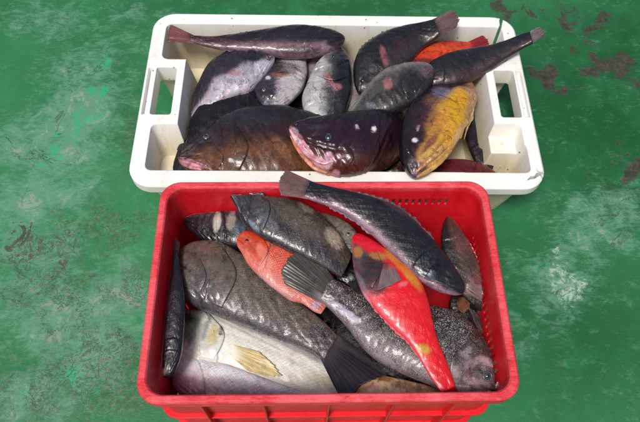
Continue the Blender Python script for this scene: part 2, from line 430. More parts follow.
# ------------------------------------------------------------------ fish
def skin_material(name, scale=.005, sc_str=.5, speck=0.0, speck_col=(.5,.5,.47), mott=.5, mott_col=(.02,.018,.02), mott_scale=30, rough=.26, sparkle=.3, edge='dark', var=.5, hue=.35):
    """wet fish skin: broad colours come from the body's own colour attribute, scales run along the UV (metres)"""
    t = NT(name); P = t.obj(); uv = t.attr('UVMap', 'Vector'); c0 = t.attr('col')
    n = t.noise(P, mott_scale, 5, .65, .5); f = t.noise(P, 220, 4, .7); g = t.noise(P, 75, 5, .7, .6)
    c = t.mix(t.ramp(n, .42, .66, 0, mott), c0, mott_col)
    c = t.mix(t.ramp(g, .5, .72, 0, var), c, t.mix(1.0, c0, (1.9,1.82,1.8), 'MULTIPLY'))
    c = t.mix(t.ramp(t.noise(P, 48, 7, .75, 1.0), .5, .36, 0, min(1, var*1.7)), c, t.mix(1.0, c0, (.30,.28,.32), 'MULTIPLY'))
    c = t.mix(t.ramp(t.noise(P, 26, 4, .6, 1.5), .48, .66, 0, hue), c, t.mix(1.0, c, (1.45,.85,.95), 'MULTIPLY'))
    mp = t.n('ShaderNodeMapping'); t.l(uv, mp.inputs[0]); mp.inputs['Rotation'].default_value = (0, 0, math.radians(45)); mp.inputs['Scale'].default_value = (1.0/scale, 1.25/scale, 1)
    nd = t.n('ShaderNodeTexNoise'); t.l(P, nd.inputs['Vector']); nd.inputs['Scale'].default_value = 22
    sv = t.n('ShaderNodeVectorMath', operation='MULTIPLY_ADD'); t.l(nd.outputs['Color'], sv.inputs[0]); sv.inputs[1].default_value = (.9, .9, 0); t.l(mp.outputs[0], sv.inputs[2]); sv = sv.outputs[0]
    d = t.voro(sv, 1.0, 'F1', .22); de = t.voro(sv, 1.0, 'DISTANCE_TO_EDGE', .22)
    body = t.attr('scaly', 'Fac')
    k = t.math('MULTIPLY', body, t.math('MULTIPLY', t.ramp(g, .3, .6, .35, 1), t.ramp(t.noise(P, 17, 3, .6, .8), .34, .56, .45, 1.25)))
    if edge == 'dark':
        c = t.mix(t.math('MULTIPLY', t.ramp(de, .02, .20, sc_str, 0), k), c, (.012,.010,.012))
        c = t.mix(t.math('MULTIPLY', t.ramp(d, .0, .35, sc_str*.5, 0), k), c, t.mix(1.0, c, (2.2,2.2,2.2), 'MULTIPLY'))
    else:
        c = t.mix(t.math('MULTIPLY', t.ramp(de, .02, .18, sc_str, 0), k), c, t.mix(.6, c0, (.62,.50,.46)))
    if speck > 0:
        vs_ = t.n('ShaderNodeTexVoronoi'); nv_ = t.n('ShaderNodeVectorMath', operation='MULTIPLY_ADD'); nn_ = t.n('ShaderNodeTexNoise'); t.l(P, nn_.inputs['Vector']); nn_.inputs['Scale'].default_value = 300; t.l(nn_.outputs['Color'], nv_.inputs[0]); nv_.inputs[1].default_value = (.004,.004,.004); t.l(P, nv_.inputs[2]); t.l(nv_.outputs[0], vs_.inputs[0]); vs_.inputs['Scale'].default_value = 520
        m = t.math('MULTIPLY', t.ramp(vs_.outputs['Distance'], .26, .48, 1, 0), t.ramp(t.noise(P, 70, 4, .7), .36, .62, .25, 1))
        c = t.mix(t.math('MULTIPLY', m, t.math('MULTIPLY', speck, t.ramp(body, 0, 1, .35, 1))), c, speck_col)
    # pale wet glints, painted into the skin colour
    glint = t.noise(P, 120, 5, .75, .8)
    c = t.mix(t.math('MULTIPLY', t.ramp(glint, .64, .74, 0, sparkle), t.ramp(g, .4, .6)), c, (.42,.41,.44))
    h = t.math('ADD', t.math('MULTIPLY', t.math('MULTIPLY', t.ramp(de, 0, .3), k), .34*min(1, sc_str*1.4)), t.math('ADD', t.math('MULTIPLY', g, .9), t.math('MULTIPLY', f, .5)))
    r = t.ramp(g, .3, .7, rough*.75, rough*1.6)
    return t.set(Base_Color=c, Roughness=r, Normal=t.bump(h, .7, .0018), Coat_Weight=.5, Coat_Roughness=t.ramp(n, .4, .7, .10, .30), Coat_Normal=t.bump(h, .22, .0014), Specular_IOR_Level=.3,
                 Subsurface_Weight=.05, Subsurface_Radius=(.01,.004,.003), Subsurface_Scale=.3)

def fin_material(name, rgb, rgb2, rays=60, rough=.35):
    t = NT(name); P = t.obj(); uv = t.attr('UVMap', 'Vector')
    w = t.n('ShaderNodeTexNoise'); t.l(t.vmul(uv, (rays, 1.2, 1)), w.inputs['Vector']); w.inputs['Scale'].default_value = 1.0; w.inputs['Detail'].default_value = 5; w.inputs['Roughness'].default_value = .7
    n = t.noise(P, 60, 5, .7)
    c = t.mix(t.ramp(w.outputs[0], .36, .70, 0, .8), rgb, rgb2)
    c = t.mix(t.ramp(n, .45, .7, 0, .5), c, tuple(x*.35 for x in rgb))
    sx = t.n('ShaderNodeSeparateXYZ'); t.l(uv, sx.inputs[0])
    c = t.mix(t.ramp(t.math('ADD', sx.outputs[1], t.math('MULTIPLY', w.outputs[0], .2)), .15, .5, .9, 0), c, t.attr('col'))
    return t.set(Base_Color=c, Roughness=rough, Normal=t.bump(w.outputs[0], .28, .0005), Coat_Weight=.12, Coat_Roughness=.15, Specular_IOR_Level=.3,
                 Subsurface_Weight=.1, Subsurface_Radius=(.01,.004,.003), Subsurface_Scale=.2)

M_EYE = NT('eye_white').set(Base_Color=(.16,.15,.13), Roughness=.08, Coat_Weight=1.0, Coat_Roughness=.03)
M_EYE_BLUE = NT('eye_clouded').set(Base_Color=(.03,.06,.085), Roughness=.1, Coat_Weight=1.0, Coat_Roughness=.03)
M_PUPIL = NT('pupil').set(Base_Color=(.004,.004,.006), Roughness=.06, Coat_Weight=1.0, Coat_Roughness=.03)
_mats = {}
def skin(**kw):
    k = tuple(sorted(kw.items()))
    if k not in _mats: _mats[k] = skin_material('fish_skin_%d' % len(_mats), **kw)
    return _mats[k]
def finmat(a, b, rays=60):
    k = (a, b, rays)
    if k not in _mats: _mats[k] = fin_material('fin_skin_%d' % len(_mats), a, b, rays)
    return _mats[k]

rng = np.random.RandomState(7)
def wob(x, y, s, seed):
    r = np.random.RandomState(seed); o = 0
    for k in range(5):
        a, b, c, d = r.uniform(-1, 1, 4)
        o = o+np.sin(x*s*(k+1)*(.6+abs(a))*2+c*9+y*s*b*2*(k+1))/(k+1.3)
    return o*.3

class Fish:
    """st: rows (Dx,Dy,Vx,Vy) from nose to tail stalk: dorsal and ventral outline where the photograph has them;
       z: heights at those rows. The first row is the nose tip as (x,y,x,y)."""
    def __init__(s, label, group, st, z, thick=.42, back=(.03,.025,.03), side=(.05,.04,.05), belly=(.09,.07,.08), mat=None, patches=(),
                 gill=.25, gill_a=.0030, mouth=None, tilt=0.0, nu=150, nv=104, seed=None, name='fish', bv=(.75,-.55), lump=.0018, power=.70):
        s.seed = seed or (abs(hash(label)) % 1000 if False else sum(map(ord, label)) % 997)
        st = np.asarray(st, float); zz = np.interp(np.linspace(0,1,len(st)), np.linspace(0,1,len(z)), z)
        D = at(st[:,0], st[:,1], zz+tilt); Vn = at(st[:,2], st[:,3], zz-tilt)
        D[0] = Vn[0] = (D[0]+Vn[0])/2
        C = (D+Vn)/2; w = np.linalg.norm(D-Vn, axis=1)/2
        H = (D-Vn)/np.maximum(2*w, 1e-6)[:,None]; H[0] = H[1]
        arc = np.r_[0, np.cumsum(np.linalg.norm(np.diff(C, axis=0), axis=1))]; s.L = arc[-1]; tt = arc/s.L
        u = np.linspace(0, 1, nu)**1.35; s.u = u
        Cc = catmull(tt, C, u); Hh = catmull(tt, H, u); Hh /= np.linalg.norm(Hh, axis=1)[:,None]
        ww = np.sqrt(np.maximum(pchip(tt, w**2, u), 1e-9))
        T = np.gradient(Cc, u, axis=0); T /= np.linalg.norm(T, axis=1)[:,None]
        N = np.cross(T, Hh); N /= np.linalg.norm(N, axis=1)[:,None]
        N *= np.sign(N[:,2])[:,None]
        wm = ww.max()
        b = .9*thick*wm*(ww/wm)**.75*(1-.32*sm(.55, 1, u))
        b = np.minimum(b, ww*1.05)
        th = np.linspace(0, 2*np.pi, nv, endpoint=False)
        ct, si = np.cos(th), np.sin(th); sp = np.sign(si)*np.abs(si)**power
        ctp = ct
        P = Cc[:,None]+Hh[:,None]*(ww[:,None]*ctp)[...,None]+N[:,None]*(b[:,None]*sp)[...,None]
        U, Vv = np.meshgrid(u, ct, indexing='ij'); top = np.meshgrid(u, si, indexing='ij')[1]
        win = np.sqrt(np.maximum(1-Vv**2, 0)); sgn = np.where(top >= 0, 1, -1)
        k = wm/.06
        disp = lump*wob(U*8, Vv*2, 1.6, s.seed)*k
        disp += .0009*wob(U*26, Vv*7, 1.4, s.seed+5)*k+.0012*wob(U*14, Vv*4, 1.4, s.seed+15)*k
        if gill:
            ug = gill+.035*(1-Vv**2)-.02*Vv; d = U-ug
            gill_a *= 1.35
            disp += gill_a*k*np.where(d < 0, np.exp(d/.05), -.55*np.exp(-d/.018))
            disp += gill_a*.22*k*np.sin((Vv*1.2+U*4)*22)*sm(-.25,-.6,Vv)*sm(gill*1.05,gill*.8,U)*sm(.02,.1,U)
            disp += gill_a*.35*k*np.exp(-((U-gill*.38)/.03)**2-((Vv-.1)/.5)**2)
            d2 = U-(ug-.085)
            disp += gill_a*.45*k*np.where(d2 < 0, np.exp(d2/.03), -.5*np.exp(-d2/.012))
            disp += -.0012*k*np.exp(-((Vv+.15-.5*(gill-U)/gill)/.10)**2)*sm(gill, .1, U)
        s.mouthmask = np.zeros_like(U)
        if mouth:
            v0, v1, um = mouth
            vm = v0+(v1-v0)*np.clip(U/um, 0, 1)
            g = np.exp(-((Vv-vm)/.045)**2)*sm(um*1.15, um*.85, U)
            disp += -.0050*k*g*np.clip(U/.02,0,1)
            lip = (np.exp(-((Vv-vm-.13)/.07)**2)+np.exp(-((Vv-vm+.13)/.08)**2))*sm(um*1.1, um*.8, U)
            disp += .0018*k*lip
            s.mouthmask = g
        # lateral line
        disp += -.0006*k*np.exp(-((Vv-.25)/.03)**2)*sm(gill or .2, .35, U)
        P = P+N[:,None]*(disp*win*sgn)[...,None]
        P = s.clampP(P, group)
        s.nodecol = True
        s.P, s.U, s.V, s.top, s.N, s.H, s.T, s.C, s.w, s.b, s.wm = P, U, Vv, top, N, Hh, T, Cc, ww, b, wm
        s.px = toward(P)
        # colour
        c = np.zeros(U.shape+(3,))
        wv = Vv+.12*wob(U*9, Vv*3, 1.4, s.seed+9)
        kb = sm(bv[0]-.55, bv[0], wv)[...,None]; kl = sm(bv[1]+.45, bv[1]-.1, wv)[...,None]
        c[:] = np.array(side); c = c*(1-kb)+np.array(back)*kb; c = c*(1-kl)+np.array(belly)*kl
        for (cx, cy, rx, ry, a, rgb, stn) in patches:
            a = math.radians(a); dx, dy = s.px[...,0]-cx, s.px[...,1]-cy
            e = np.sqrt(((dx*math.cos(a)+dy*math.sin(a))/rx)**2+((-dx*math.sin(a)+dy*math.cos(a))/ry)**2)
            e = e+.24*wob(U*40, Vv*9, 1.3, s.seed+int(cx))+.10*wob(U*110, Vv*22, 1.3, s.seed+int(cy))
            kk = (sm(1.3, .65, e)*stn)[...,None]
            c = c*(1-kk)+np.array(rgb)*kk
        lum = c.mean(-1, keepdims=True); c = c*(.48+.52*sm(.04, .20, lum))
        if mouth: 
            kk = (s.mouthmask*.6)[...,None]; c = c*(1-kk)+np.array((.02,.012,.014))*kk
        s.c = c
        # mesh
        n, m = U.shape
        idx = np.arange(n*m).reshape(n, m); nx = np.roll(idx, -1, 1)
        F = np.stack([idx[:-1], nx[:-1], nx[1:], idx[1:]], -1).reshape(-1, 4).tolist()
        F.append(idx[-1].tolist()); F.append(idx[0][::-1].tolist())
        base = Cc[len(u)//2]; s.base = np.array([base[0], base[1], P[...,2].min()])
        s.root = empty(name, s.base.tolist()); tag(s.root, label, 'fish', group)
        me = mesh_np('body', P.reshape(-1,3)-s.base, F)
        a = me.color_attributes.new('col', 'FLOAT_COLOR', 'POINT')
        a.data.foreach_set('color', np.concatenate([c, np.ones(c.shape[:2]+(1,))], -1).astype(np.float32).ravel())
        a = me.attributes.new('scaly', 'FLOAT', 'POINT')
        a.data.foreach_set('value', (sm((gill or .1)-.04, (gill or .1)+.03, U)).astype(np.float32).ravel())
        uvx = U*s.L; uvy = np.arccos(np.clip(Vv,-1,1))*(s.w[:,None]*.85); uvy = np.where(top >= 0, uvy, -uvy)
        uvl = me.uv_layers.new(name='UVMap'); li = np.zeros(len(me.loops), int); me.loops.foreach_get('vertex_index', li)
        uvl.data.foreach_set('uv', np.stack([uvx, uvy], -1).reshape(-1,2)[li].astype(np.float32).ravel())
        s.body = link('body', me, mat, s.root)
        s.tops = (top > .08)
    def clampP(s, P, group):
        """flesh gives way: keep the body inside the walls of its crate"""
        P = P.copy(); z = P[...,2]
        def lim(v, lo, hi, soft=.006):
            return np.where(v > hi-soft, hi-soft*np.exp(-np.maximum(v-hi+soft, 0)/soft), np.where(v < lo+soft, lo+soft*np.exp(-np.maximum(lo+soft-v, 0)/soft), v))
        if group == 'fish heaped in the red crate':
            ins = .0180+.0128*np.clip((.275-z)/.26, 0, 1); free = z > .283
            x = lim(P[...,0], -.3+ins, .3-ins); y = lim(P[...,1], -.2+ins, .2-ins)
            P[...,0] = np.where(free, P[...,0], x); P[...,1] = np.where(free, P[...,1], y)
        else:
            a = -.0113; c, sn = math.cos(a), math.sin(a)
            q = P[...,:2]-np.array([.0331,.497]); x, y = q[...,0]*c+q[...,1]*sn, -q[...,0]*sn+q[...,1]*c
            k = np.clip((.17-z)/.16, 0, 1); free = z > .172
            blk = sm(-.125, -.09, y)*sm(.105, .098, y)
            xl = (.392-.014*k)*(1-blk)+(.336-.030*k)*blk
            x2 = np.clip(x, -xl, xl); y2 = np.clip(y, -.2437+.040+.012*k, .2437-.038-.016*k)
            x = np.where(free, x, x2); y = np.where(free, y, y2)
            P[...,0] = x*c-y*sn+.0331; P[...,1] = x*sn+y*c+.497
        P[...,2] = np.maximum(z, .013)
        return P
    def near(s, px, py):
        d = np.where(s.tops, (s.px[...,0]-px)**2+(s.px[...,1]-py)**2, 1e9)
        i = np.unravel_index(np.argmin(d), d.shape); return i, math.sqrt(d[i])
    def eye(s, px, py, r=.006, mat=None, pupil=True, prom=.35):
        (i, j), _ = s.near(px, py); p = s.P[i, j]
        a = s.P[min(i+1, len(s.u)-1), j]-s.P[i-1, j]; b = s.P[i, (j+1) % s.P.shape[1]]-s.P[i, j-1]
        n = np.cross(a, b); n /= np.linalg.norm(n); n *= np.sign(n[2]) if abs(n[2]) > 1e-3 else 1
        def ball(name, rad, c, m, par, flat=.55):
            bm = bmesh.new(); bmesh.ops.create_uvsphere(bm, u_segments=28, v_segments=16, radius=1)
            q = Vector(n).to_track_quat('Z', 'Y').to_matrix().to_4x4()
            bmesh.ops.transform(bm, matrix=Matrix.Translation(Vector(c-s.base)) @ q @ Matrix.Diagonal((rad, rad, rad*flat, 1)), verts=bm.verts)
            me = bpy.data.meshes.new(name); bm.to_mesh(me); bm.free(); return link(name, me, m, par)
        # socket ring
        bm = bmesh.new(); q = Vector(n).to_track_quat('Z', 'Y').to_matrix().to_4x4(); M = Matrix.Translation(Vector(p-s.base)) @ q
        R_, r_, k1, k2 = r*1.16, r*.22, 30, 8; vv = []
        for x in range(k1):
            for y in range(k2):
                A, B = 2*math.pi*x/k1, 2*math.pi*y/k2
                vv.append(bm.verts.new(M @ Vector(((R_+r_*math.cos(B))*math.cos(A), (R_+r_*math.cos(B))*math.sin(A), r_*.8*math.sin(B)))))
        for x in range(k1):
            for y in range(k2):
                bm.faces.new((vv[x*k2+y], vv[((x+1)%k1)*k2+y], vv[((x+1)%k1)*k2+(y+1)%k2], vv[x*k2+(y+1)%k2]))
        me = bpy.data.meshes.new('eye_socket'); bm.to_mesh(me); bm.free()
        ca = me.color_attributes.new('col', 'FLOAT_COLOR', 'POINT')
        k = s.body.data.color_attributes['col'].data[i*s.P.shape[1]+j].color
        ca.data.foreach_set('color', np.tile([k[0]*.8, k[1]*.8, k[2]*.8, 1], len(me.vertices)).astype(np.float32))
        sk = link('eye_socket', me, s.body.data.materials[0], s.root)
        e = ball('eye', r, p-n*r*.12, mat or M_EYE, s.root)
        if pupil: ball('pupil', r*.55, p+n*r*.22, M_PUPIL, e, .5)
    def fin(s, name, base, outer, zb, zo, rgb=(.04,.03,.035), rgb2=(.10,.08,.09), rays=14, cols=90, rows=26, jag=.05, corr=.00005, thick=.0005, lay=False, lift=.0012, lift2=.0015, mat=None, curl=0.0):
        """base and outer are outlines in the photograph, from one side of the fin to the other"""
        B = resample(base, cols); O = resample(outer, cols); r = np.linspace(0, 1, rows)
        rs = np.random.RandomState(s.seed+len(name)+int(O[0,0]))
        ph = np.linspace(0, 1, cols)*rays
        j = np.maximum(0, 2.2*wob(np.linspace(0,6,cols), np.zeros(cols), 1.5, s.seed+77))*jag+(np.abs((ph % 1)-.5)*2)*jag*.8+np.interp(np.linspace(0,1,cols), np.linspace(0,1,rays*2), rs.uniform(0, jag, rays*2))
        G = B[:,None]+(O-B)[:,None]*(r[None,:,None]*(1-j[:,None,None]))
        if lay:
            zz = np.zeros(G.shape[:2])
            for a in range(0, cols, 3):
                for b in range(0, rows, 3):
                    (i, q), d = s.near(*G[a, b]); zz[a, b] = s.P[i, q, 2]
            ai, bi = np.arange(0, cols, 3), np.arange(0, rows, 3)
            zz = np.stack([np.interp(np.arange(rows), bi, zz[a, bi]) for a in ai]); zz = np.stack([np.interp(np.arange(cols), ai, zz[:, b]) for b in range(rows)], 1)
            k = np.ones(7)/7
            for _ in range(3):
                zz = np.stack([np.convolve(np.pad(row, 3, 'edge'), k, 'valid') for row in zz])
                zz = np.stack([np.convolve(np.pad(c_, 3, 'edge'), k, 'valid') for c_ in zz.T]).T
            Z = zz+lift*np.clip(r*6,0,1)+lift2*r[None]
        else:
            zb_ = np.interp(np.linspace(0,1,cols), np.linspace(0,1,len(np.atleast_1d(zb))), np.atleast_1d(zb))
            zo_ = np.interp(np.linspace(0,1,cols), np.linspace(0,1,len(np.atleast_1d(zo))), np.atleast_1d(zo))
            Z = zb_[:,None]*(1-r)+zo_[:,None]*r+curl*np.sin(np.pi*r)[None]
        Z = Z+corr*np.cos(ph*2*np.pi)[:,None]*np.clip(r*2.5, 0, 1)+.0011*np.clip(r*1.5,0,1)*wob(np.linspace(0,4,cols)[:,None], r[None]*2.5, 1.3, s.seed+3)
        P = s.clampP(at(G[...,0], G[...,1], Z), s.root['group'])-s.base
        Q = P.copy(); tk = thick*(3.2-2.4*np.clip(r*3, 0, 1)); Q[...,2] -= tk[None]
        n = cols*rows; idx = np.arange(n).reshape(cols, rows)
        F = np.stack([idx[:-1,:-1], idx[1:,:-1], idx[1:,1:], idx[:-1,1:]], -1).reshape(-1,4).tolist()
        F += [[a+n for a in f[::-1]] for f in F]
        loop = list(idx[:,0])+list(idx[-1,1:])+list(idx[::-1,-1][1:])+list(idx[0,::-1][1:-1])
        for a, b in zip(loop, loop[1:]+loop[:1]): F.append([b, a, a+n, b+n])
        me = mesh_np(name, np.concatenate([P.reshape(-1,3), Q.reshape(-1,3)]), [[int(x) for x in f] for f in F])
        uu = np.stack(np.meshgrid(np.linspace(0,1,cols), r, indexing='ij'), -1).reshape(-1,2); uu = np.concatenate([uu, uu])
        uvl = me.uv_layers.new(name='UVMap'); li = np.zeros(len(me.loops), int); me.loops.foreach_get('vertex_index', li)
        uvl.data.foreach_set('uv', uu[li].astype(np.float32).ravel())
        s.fincol(me, toward(P[:,0]+s.base), rows, cols)
        return link(name, me, mat or finmat(rgb, rgb2, rays*4), s.root)
    def laid(s, G):
        cols, rows = G.shape[:2]
        zz = np.array([[s.P[s.near(*G[a, b])[0]][2] for b in range(rows)] for a in range(cols)])
        k = np.ones(5)/5
        for _ in range(2):
            zz = np.stack([np.convolve(np.pad(row, 2, 'edge'), k, 'valid') for row in zz])
            zz = np.stack([np.convolve(np.pad(c_, 2, 'edge'), k, 'valid') for c_ in zz.T]).T
        return zz
    def plate(s, name, base, outer, lift=.0045, lo=-.003, gain=.82):
        """bony plate of the head: grows out of the skin in front, stands free at the rear edge"""
        cols, rows = 44, 20
        B, O = catmull(np.linspace(0,1,len(base)), np.array(base, float), np.linspace(0,1,cols)), catmull(np.linspace(0,1,len(outer)), np.array(outer, float), np.linspace(0,1,cols))
        r = np.linspace(0, 1, rows); G = B[:,None]+(O-B)[:,None]*r[None,:,None]
        e = np.sin(np.pi*np.linspace(0.04,.96,cols))**.4
        Z = s.laid(G)+(lo+(lift-lo)*np.sin(np.pi/2*r)[None]**1.2)*e[:,None]+lo*(1-e[:,None])
        Z += .0007*wob(np.linspace(0,7,cols)[:,None], r[None]*5, 1.4, s.seed+31)
        P = at(G[...,0], G[...,1], Z)-s.base; Q = P.copy(); Q[...,2] -= .0025
        n = cols*rows; idx = np.arange(n).reshape(cols, rows)
        F = np.stack([idx[:-1,:-1], idx[1:,:-1], idx[1:,1:], idx[:-1,1:]], -1).reshape(-1,4).tolist(); F += [[a+n for a in q[::-1]] for q in F]
        loop = list(idx[:,0])+list(idx[-1,1:])+list(idx[::-1,-1][1:])+list(idx[0,::-1][1:-1])
        for a, b in zip(loop, loop[1:]+loop[:1]): F.append([b, a, a+n, b+n])
        me = mesh_np(name, np.concatenate([P.reshape(-1,3), Q.reshape(-1,3)]), [[int(v) for v in q] for q in F])
        k = np.array([[s.c[s.near(*G[a, b])[0]] for b in range(rows)] for a in range(cols)])*(gain+(1-gain)*(1-r)[None,:,None])
        k = np.concatenate([k.reshape(-1,3), np.ones((n,1))], 1); k = np.concatenate([k, k])
        a = me.color_attributes.new('col', 'FLOAT_COLOR', 'POINT'); a.data.foreach_set('color', k.astype(np.float32).ravel())
        return link(name, me, s.body.data.materials[0], s.root)
    def lip(s, name, path, rad, rgbs, lift=.0, taper=.35):
        """fleshy roll laid along the skin"""
        n, m = 60, 14
        t = np.linspace(0,1,n); G = catmull(np.linspace(0,1,len(path)), np.array(path, float), t)
        z = s.laid(G[:,None])[:,0]; z = np.convolve(np.pad(z, 4, 'edge'), np.ones(9)/9, 'valid')
        C = at(G[:,0], G[:,1], z+lift)-s.base
        T = np.gradient(C, axis=0); T /= np.linalg.norm(T, axis=1)[:,None]
        A = np.cross(T, [0,0,1.]); A /= np.linalg.norm(A, axis=1)[:,None]; B = np.cross(A, T)
        rr = rad*(taper+(1-taper)*np.sin(np.pi*np.clip(t,.02,.98))**.5)*(1+.12*wob(t*9, t*3, 1.5, s.seed+41))
        th = np.linspace(0, 2*np.pi, m, endpoint=False)
        P = C[:,None]+A[:,None]*(rr[:,None]*np.cos(th))[...,None]+B[:,None]*(rr[:,None]*np.sin(th)*.75)[...,None]
        idx = np.arange(n*m).reshape(n,m); nx = np.roll(idx,-1,1)
        F = np.stack([idx[:-1], nx[:-1], nx[1:], idx[1:]], -1).reshape(-1,4).tolist(); F += [idx[0][::-1].tolist(), idx[-1].tolist()]
        me = mesh_np(name, P.reshape(-1,3), F)
        rs = np.random.RandomState(s.seed+43); pick = np.interp(t*14, np.arange(15), rs.uniform(0, 1, 15)); rg = np.array(rgbs)
        k = rg[0]*(1-pick[:,None])+rg[-1]*pick[:,None]; k = np.repeat(np.concatenate([k, np.ones((n,1))], 1)[:,None], m, 1).reshape(-1,4)
        a = me.color_attributes.new('col', 'FLOAT_COLOR', 'POINT'); a.data.foreach_set('color', k.astype(np.float32).ravel())
        return link(name, me, s.body.data.materials[0], s.root)
    def fincol(s, me, q, rows, cols):
        """a fin starts in the colour of the skin it grows from"""
        k = np.array([s.c[s.near(*p)[0]] for p in q[::6]]); k = np.repeat(k, 6, 0)[:cols]
        k = np.concatenate([k, np.ones((len(k),1))], 1)
        k = np.repeat(k[:,None], rows, 1).reshape(-1,4); k = np.concatenate([k, k])
        a = me.color_attributes.new('col', 'FLOAT_COLOR', 'POINT'); a.data.foreach_set('color', k.astype(np.float32).ravel())
    def tail(s, outer, zo, rgb=(.04,.03,.035), rgb2=(.09,.07,.08), inset=.0, **kw):
        e = max(0, len(s.u)-5); m = s.P.shape[1]
        a, b = toward(s.C[e]+s.H[e]*s.w[e]*.97), toward(s.C[e]-s.H[e]*s.w[e]*.97)
        return s.fin('tail_fin', [a, b], outer, s.C[e,2], zo, rgb, rgb2, thick=.0009, rows=36, cols=110, **kw)
    def ridge(s, name, side, u0, u1, h, rgb=(.03,.025,.03), rgb2=(.08,.06,.07), spines=12, lean=.4, up=.15, fold=.5):
        """low folded fin along the back (side=1) or belly (side=-1)"""
        cols, rows = 120, 8
        q = np.linspace(u0, u1, cols); r = np.linspace(0, 1, rows)
        C = np.stack([np.interp(q, s.u, s.C[:,k]) for k in range(3)], 1); H = np.stack([np.interp(q, s.u, s.H[:,k]) for k in range(3)], 1)*side
        T = np.stack([np.interp(q, s.u, s.T[:,k]) for k in range(3)], 1); N = np.stack([np.interp(q, s.u, s.N[:,k]) for k in range(3)], 1)
        w = np.interp(q, s.u, s.w)
        x = (q-u0)/(u1-u0); env = np.minimum(1, np.minimum(x*7, (1-x)*4+.15))
        saw = ((x*spines) % 1); sawh = 1-.45*np.abs(saw-.25)**.8
        rs = np.random.RandomState(s.seed+11); sawh *= np.interp(x*spines, np.arange(spines+1), rs.uniform(.65, 1.1, spines+1))
        hh = 1.5*h*env*sawh
        P = (C+H*(w*.93)[:,None])[:,None]+H[:,None]*(hh[:,None]*r)[...,None]+T[:,None]*(lean*hh[:,None]*r**1.3)[...,None]+N[:,None]*((up*h*r)[None]+.0006*np.cos(x*spines*2*np.pi)[:,None]*r)[...,None]
        P = s.clampP(P, s.root['group'])-s.base; Q = P-N[:,None]*(.0014*(1-.7*r))[None,:,None]
        n = cols*rows; idx = np.arange(n).reshape(cols, rows)
        F = np.stack([idx[:-1,:-1], idx[1:,:-1], idx[1:,1:], idx[:-1,1:]], -1).reshape(-1,4).tolist(); F += [[a+n for a in f[::-1]] for f in F]
        loop = list(idx[:,0])+list(idx[-1,1:])+list(idx[::-1,-1][1:])+list(idx[0,::-1][1:-1])
        for a, b in zip(loop, loop[1:]+loop[:1]): F.append([b, a, a+n, b+n])
        me = mesh_np(name, np.concatenate([P.reshape(-1,3), Q.reshape(-1,3)]), [[int(v) for v in f] for f in F])
        uu = np.stack(np.meshgrid(x, r, indexing='ij'), -1).reshape(-1,2); uu = np.concatenate([uu, uu])
        uvl = me.uv_layers.new(name='UVMap'); li = np.zeros(len(me.loops), int); me.loops.foreach_get('vertex_index', li)
        uvl.data.foreach_set('uv', uu[li].astype(np.float32).ravel())
        s.fincol(me, toward(P[:,0]+s.base), rows, cols)
        return link(name, me, finmat(rgb, rgb2, spines*2), s.root)
GW, GR = 'fish heaped in the white crate', 'fish heaped in the red crate'
dark = skin(scale=.0048, sc_str=.25, mott=.55, sparkle=.5)
silver = skin(scale=.0055, sc_str=.28, mott=.25, mott_col=(.06,.05,.06), sparkle=.35, rough=.24)
plain = skin(scale=.0048, sc_str=.12, mott=.4, sparkle=.25, rough=.22)

# ---- buried ones first
f = Fish('black fish almost hidden deep between the brown grouper and the stubby grey fish above it', GW,
  [(252,104,252,104),(265,90,265,116),(290,84,290,126),(320,88,320,132),(350,100,350,122)], [.065], mat=dark, back=(.012,.01,.012), side=(.02,.014,.018), belly=(.03,.02,.02), nu=60, nv=48)
f = Fish('dark purple fish pressed against the right inner wall of the white crate', GW,
  [(490,172,490,172),(494,158,477,165),(491,140,468,146),(484,118,461,122),(476,98,457,100),(468,84,457,86)], [.085,.09,.10], mat=dark, back=(.02,.016,.022), side=(.022,.016,.02), belly=(.03,.02,.03), nu=90, nv=60)
f = Fish('dark red fish lying low behind the yellow jawed head, along the front wall', GW,
  [(499,178,499,178),(488,168,488,184),(470,161,470,186),(448,160,446,188),(425,166,424,186),(408,172,408,182)], [.09,.10], mat=plain, back=(.22,.012,.016), side=(.20,.012,.018), belly=(.15,.01,.01), nu=90, nv=60,
  patches=[(455,176,30,5,8,(.10,.06,.07),.6)])
f = Fish('dark brown fish wedged between the pink lipped head and the yellow jawed head', GW,
  [(398,182,398,182),(384,178,410,176),(372,160,414,160),(366,138,410,138),(370,116,404,116),(378,102,396,102)], [.075,.09,.09], mat=plain, back=(.04,.012,.012), side=(.07,.016,.012), belly=(.03,.012,.014), nu=80, nv=56)
f = Fish('small pale pinkish fish head peeking out beneath the long purple fish with reddish tail', GW,
  [(318,53,318,53),(310,56,322,59),(306,66,324,70),(304,82,324,84),(307,100,321,101)], [.115,.10], mat=plain, back=(.20,.15,.17), side=(.30,.22,.24), belly=(.25,.18,.18), nu=70, nv=56, gill=.4)
f = Fish('fish showing only a thin pinkish flank between two grey fish in the white crate', GW,
  [(351,58,351,58),(346,68,357,70),(343,84,363,84),(341,102,364,102),(344,120,358,120)], [.12,.11], mat=silver, back=(.10,.09,.10), side=(.26,.23,.22), belly=(.22,.16,.16), nu=80, nv=56,
  patches=[(360,84,3,9,-20,(.38,.12,.10),.8)])

# ---- black fish diving to the lower left
f = Fish('black fish with thin orange edge lying between the curved silver fish and brown grouper', GW,
  [(280,104,280,104),(268,94,275,116),(250,91,255,128),(226,92,236,136),(205,102,218,142),(192,118,206,148),(183,136,198,155),(177,150,192,163)], [.12,.125,.125,.12,.11], thick=.40, mat=plain,
  back=(.010,.009,.012), side=(.014,.010,.013), belly=(.02,.014,.016))
f.tail([(173,164),(172,173),(182,177),(194,174)], .10, (.012,.01,.012), (.02,.015,.018))
f.ridge('dorsal_fin', 1, .45, .97, .004, (.22,.07,.03), (.30,.12,.06), 16)
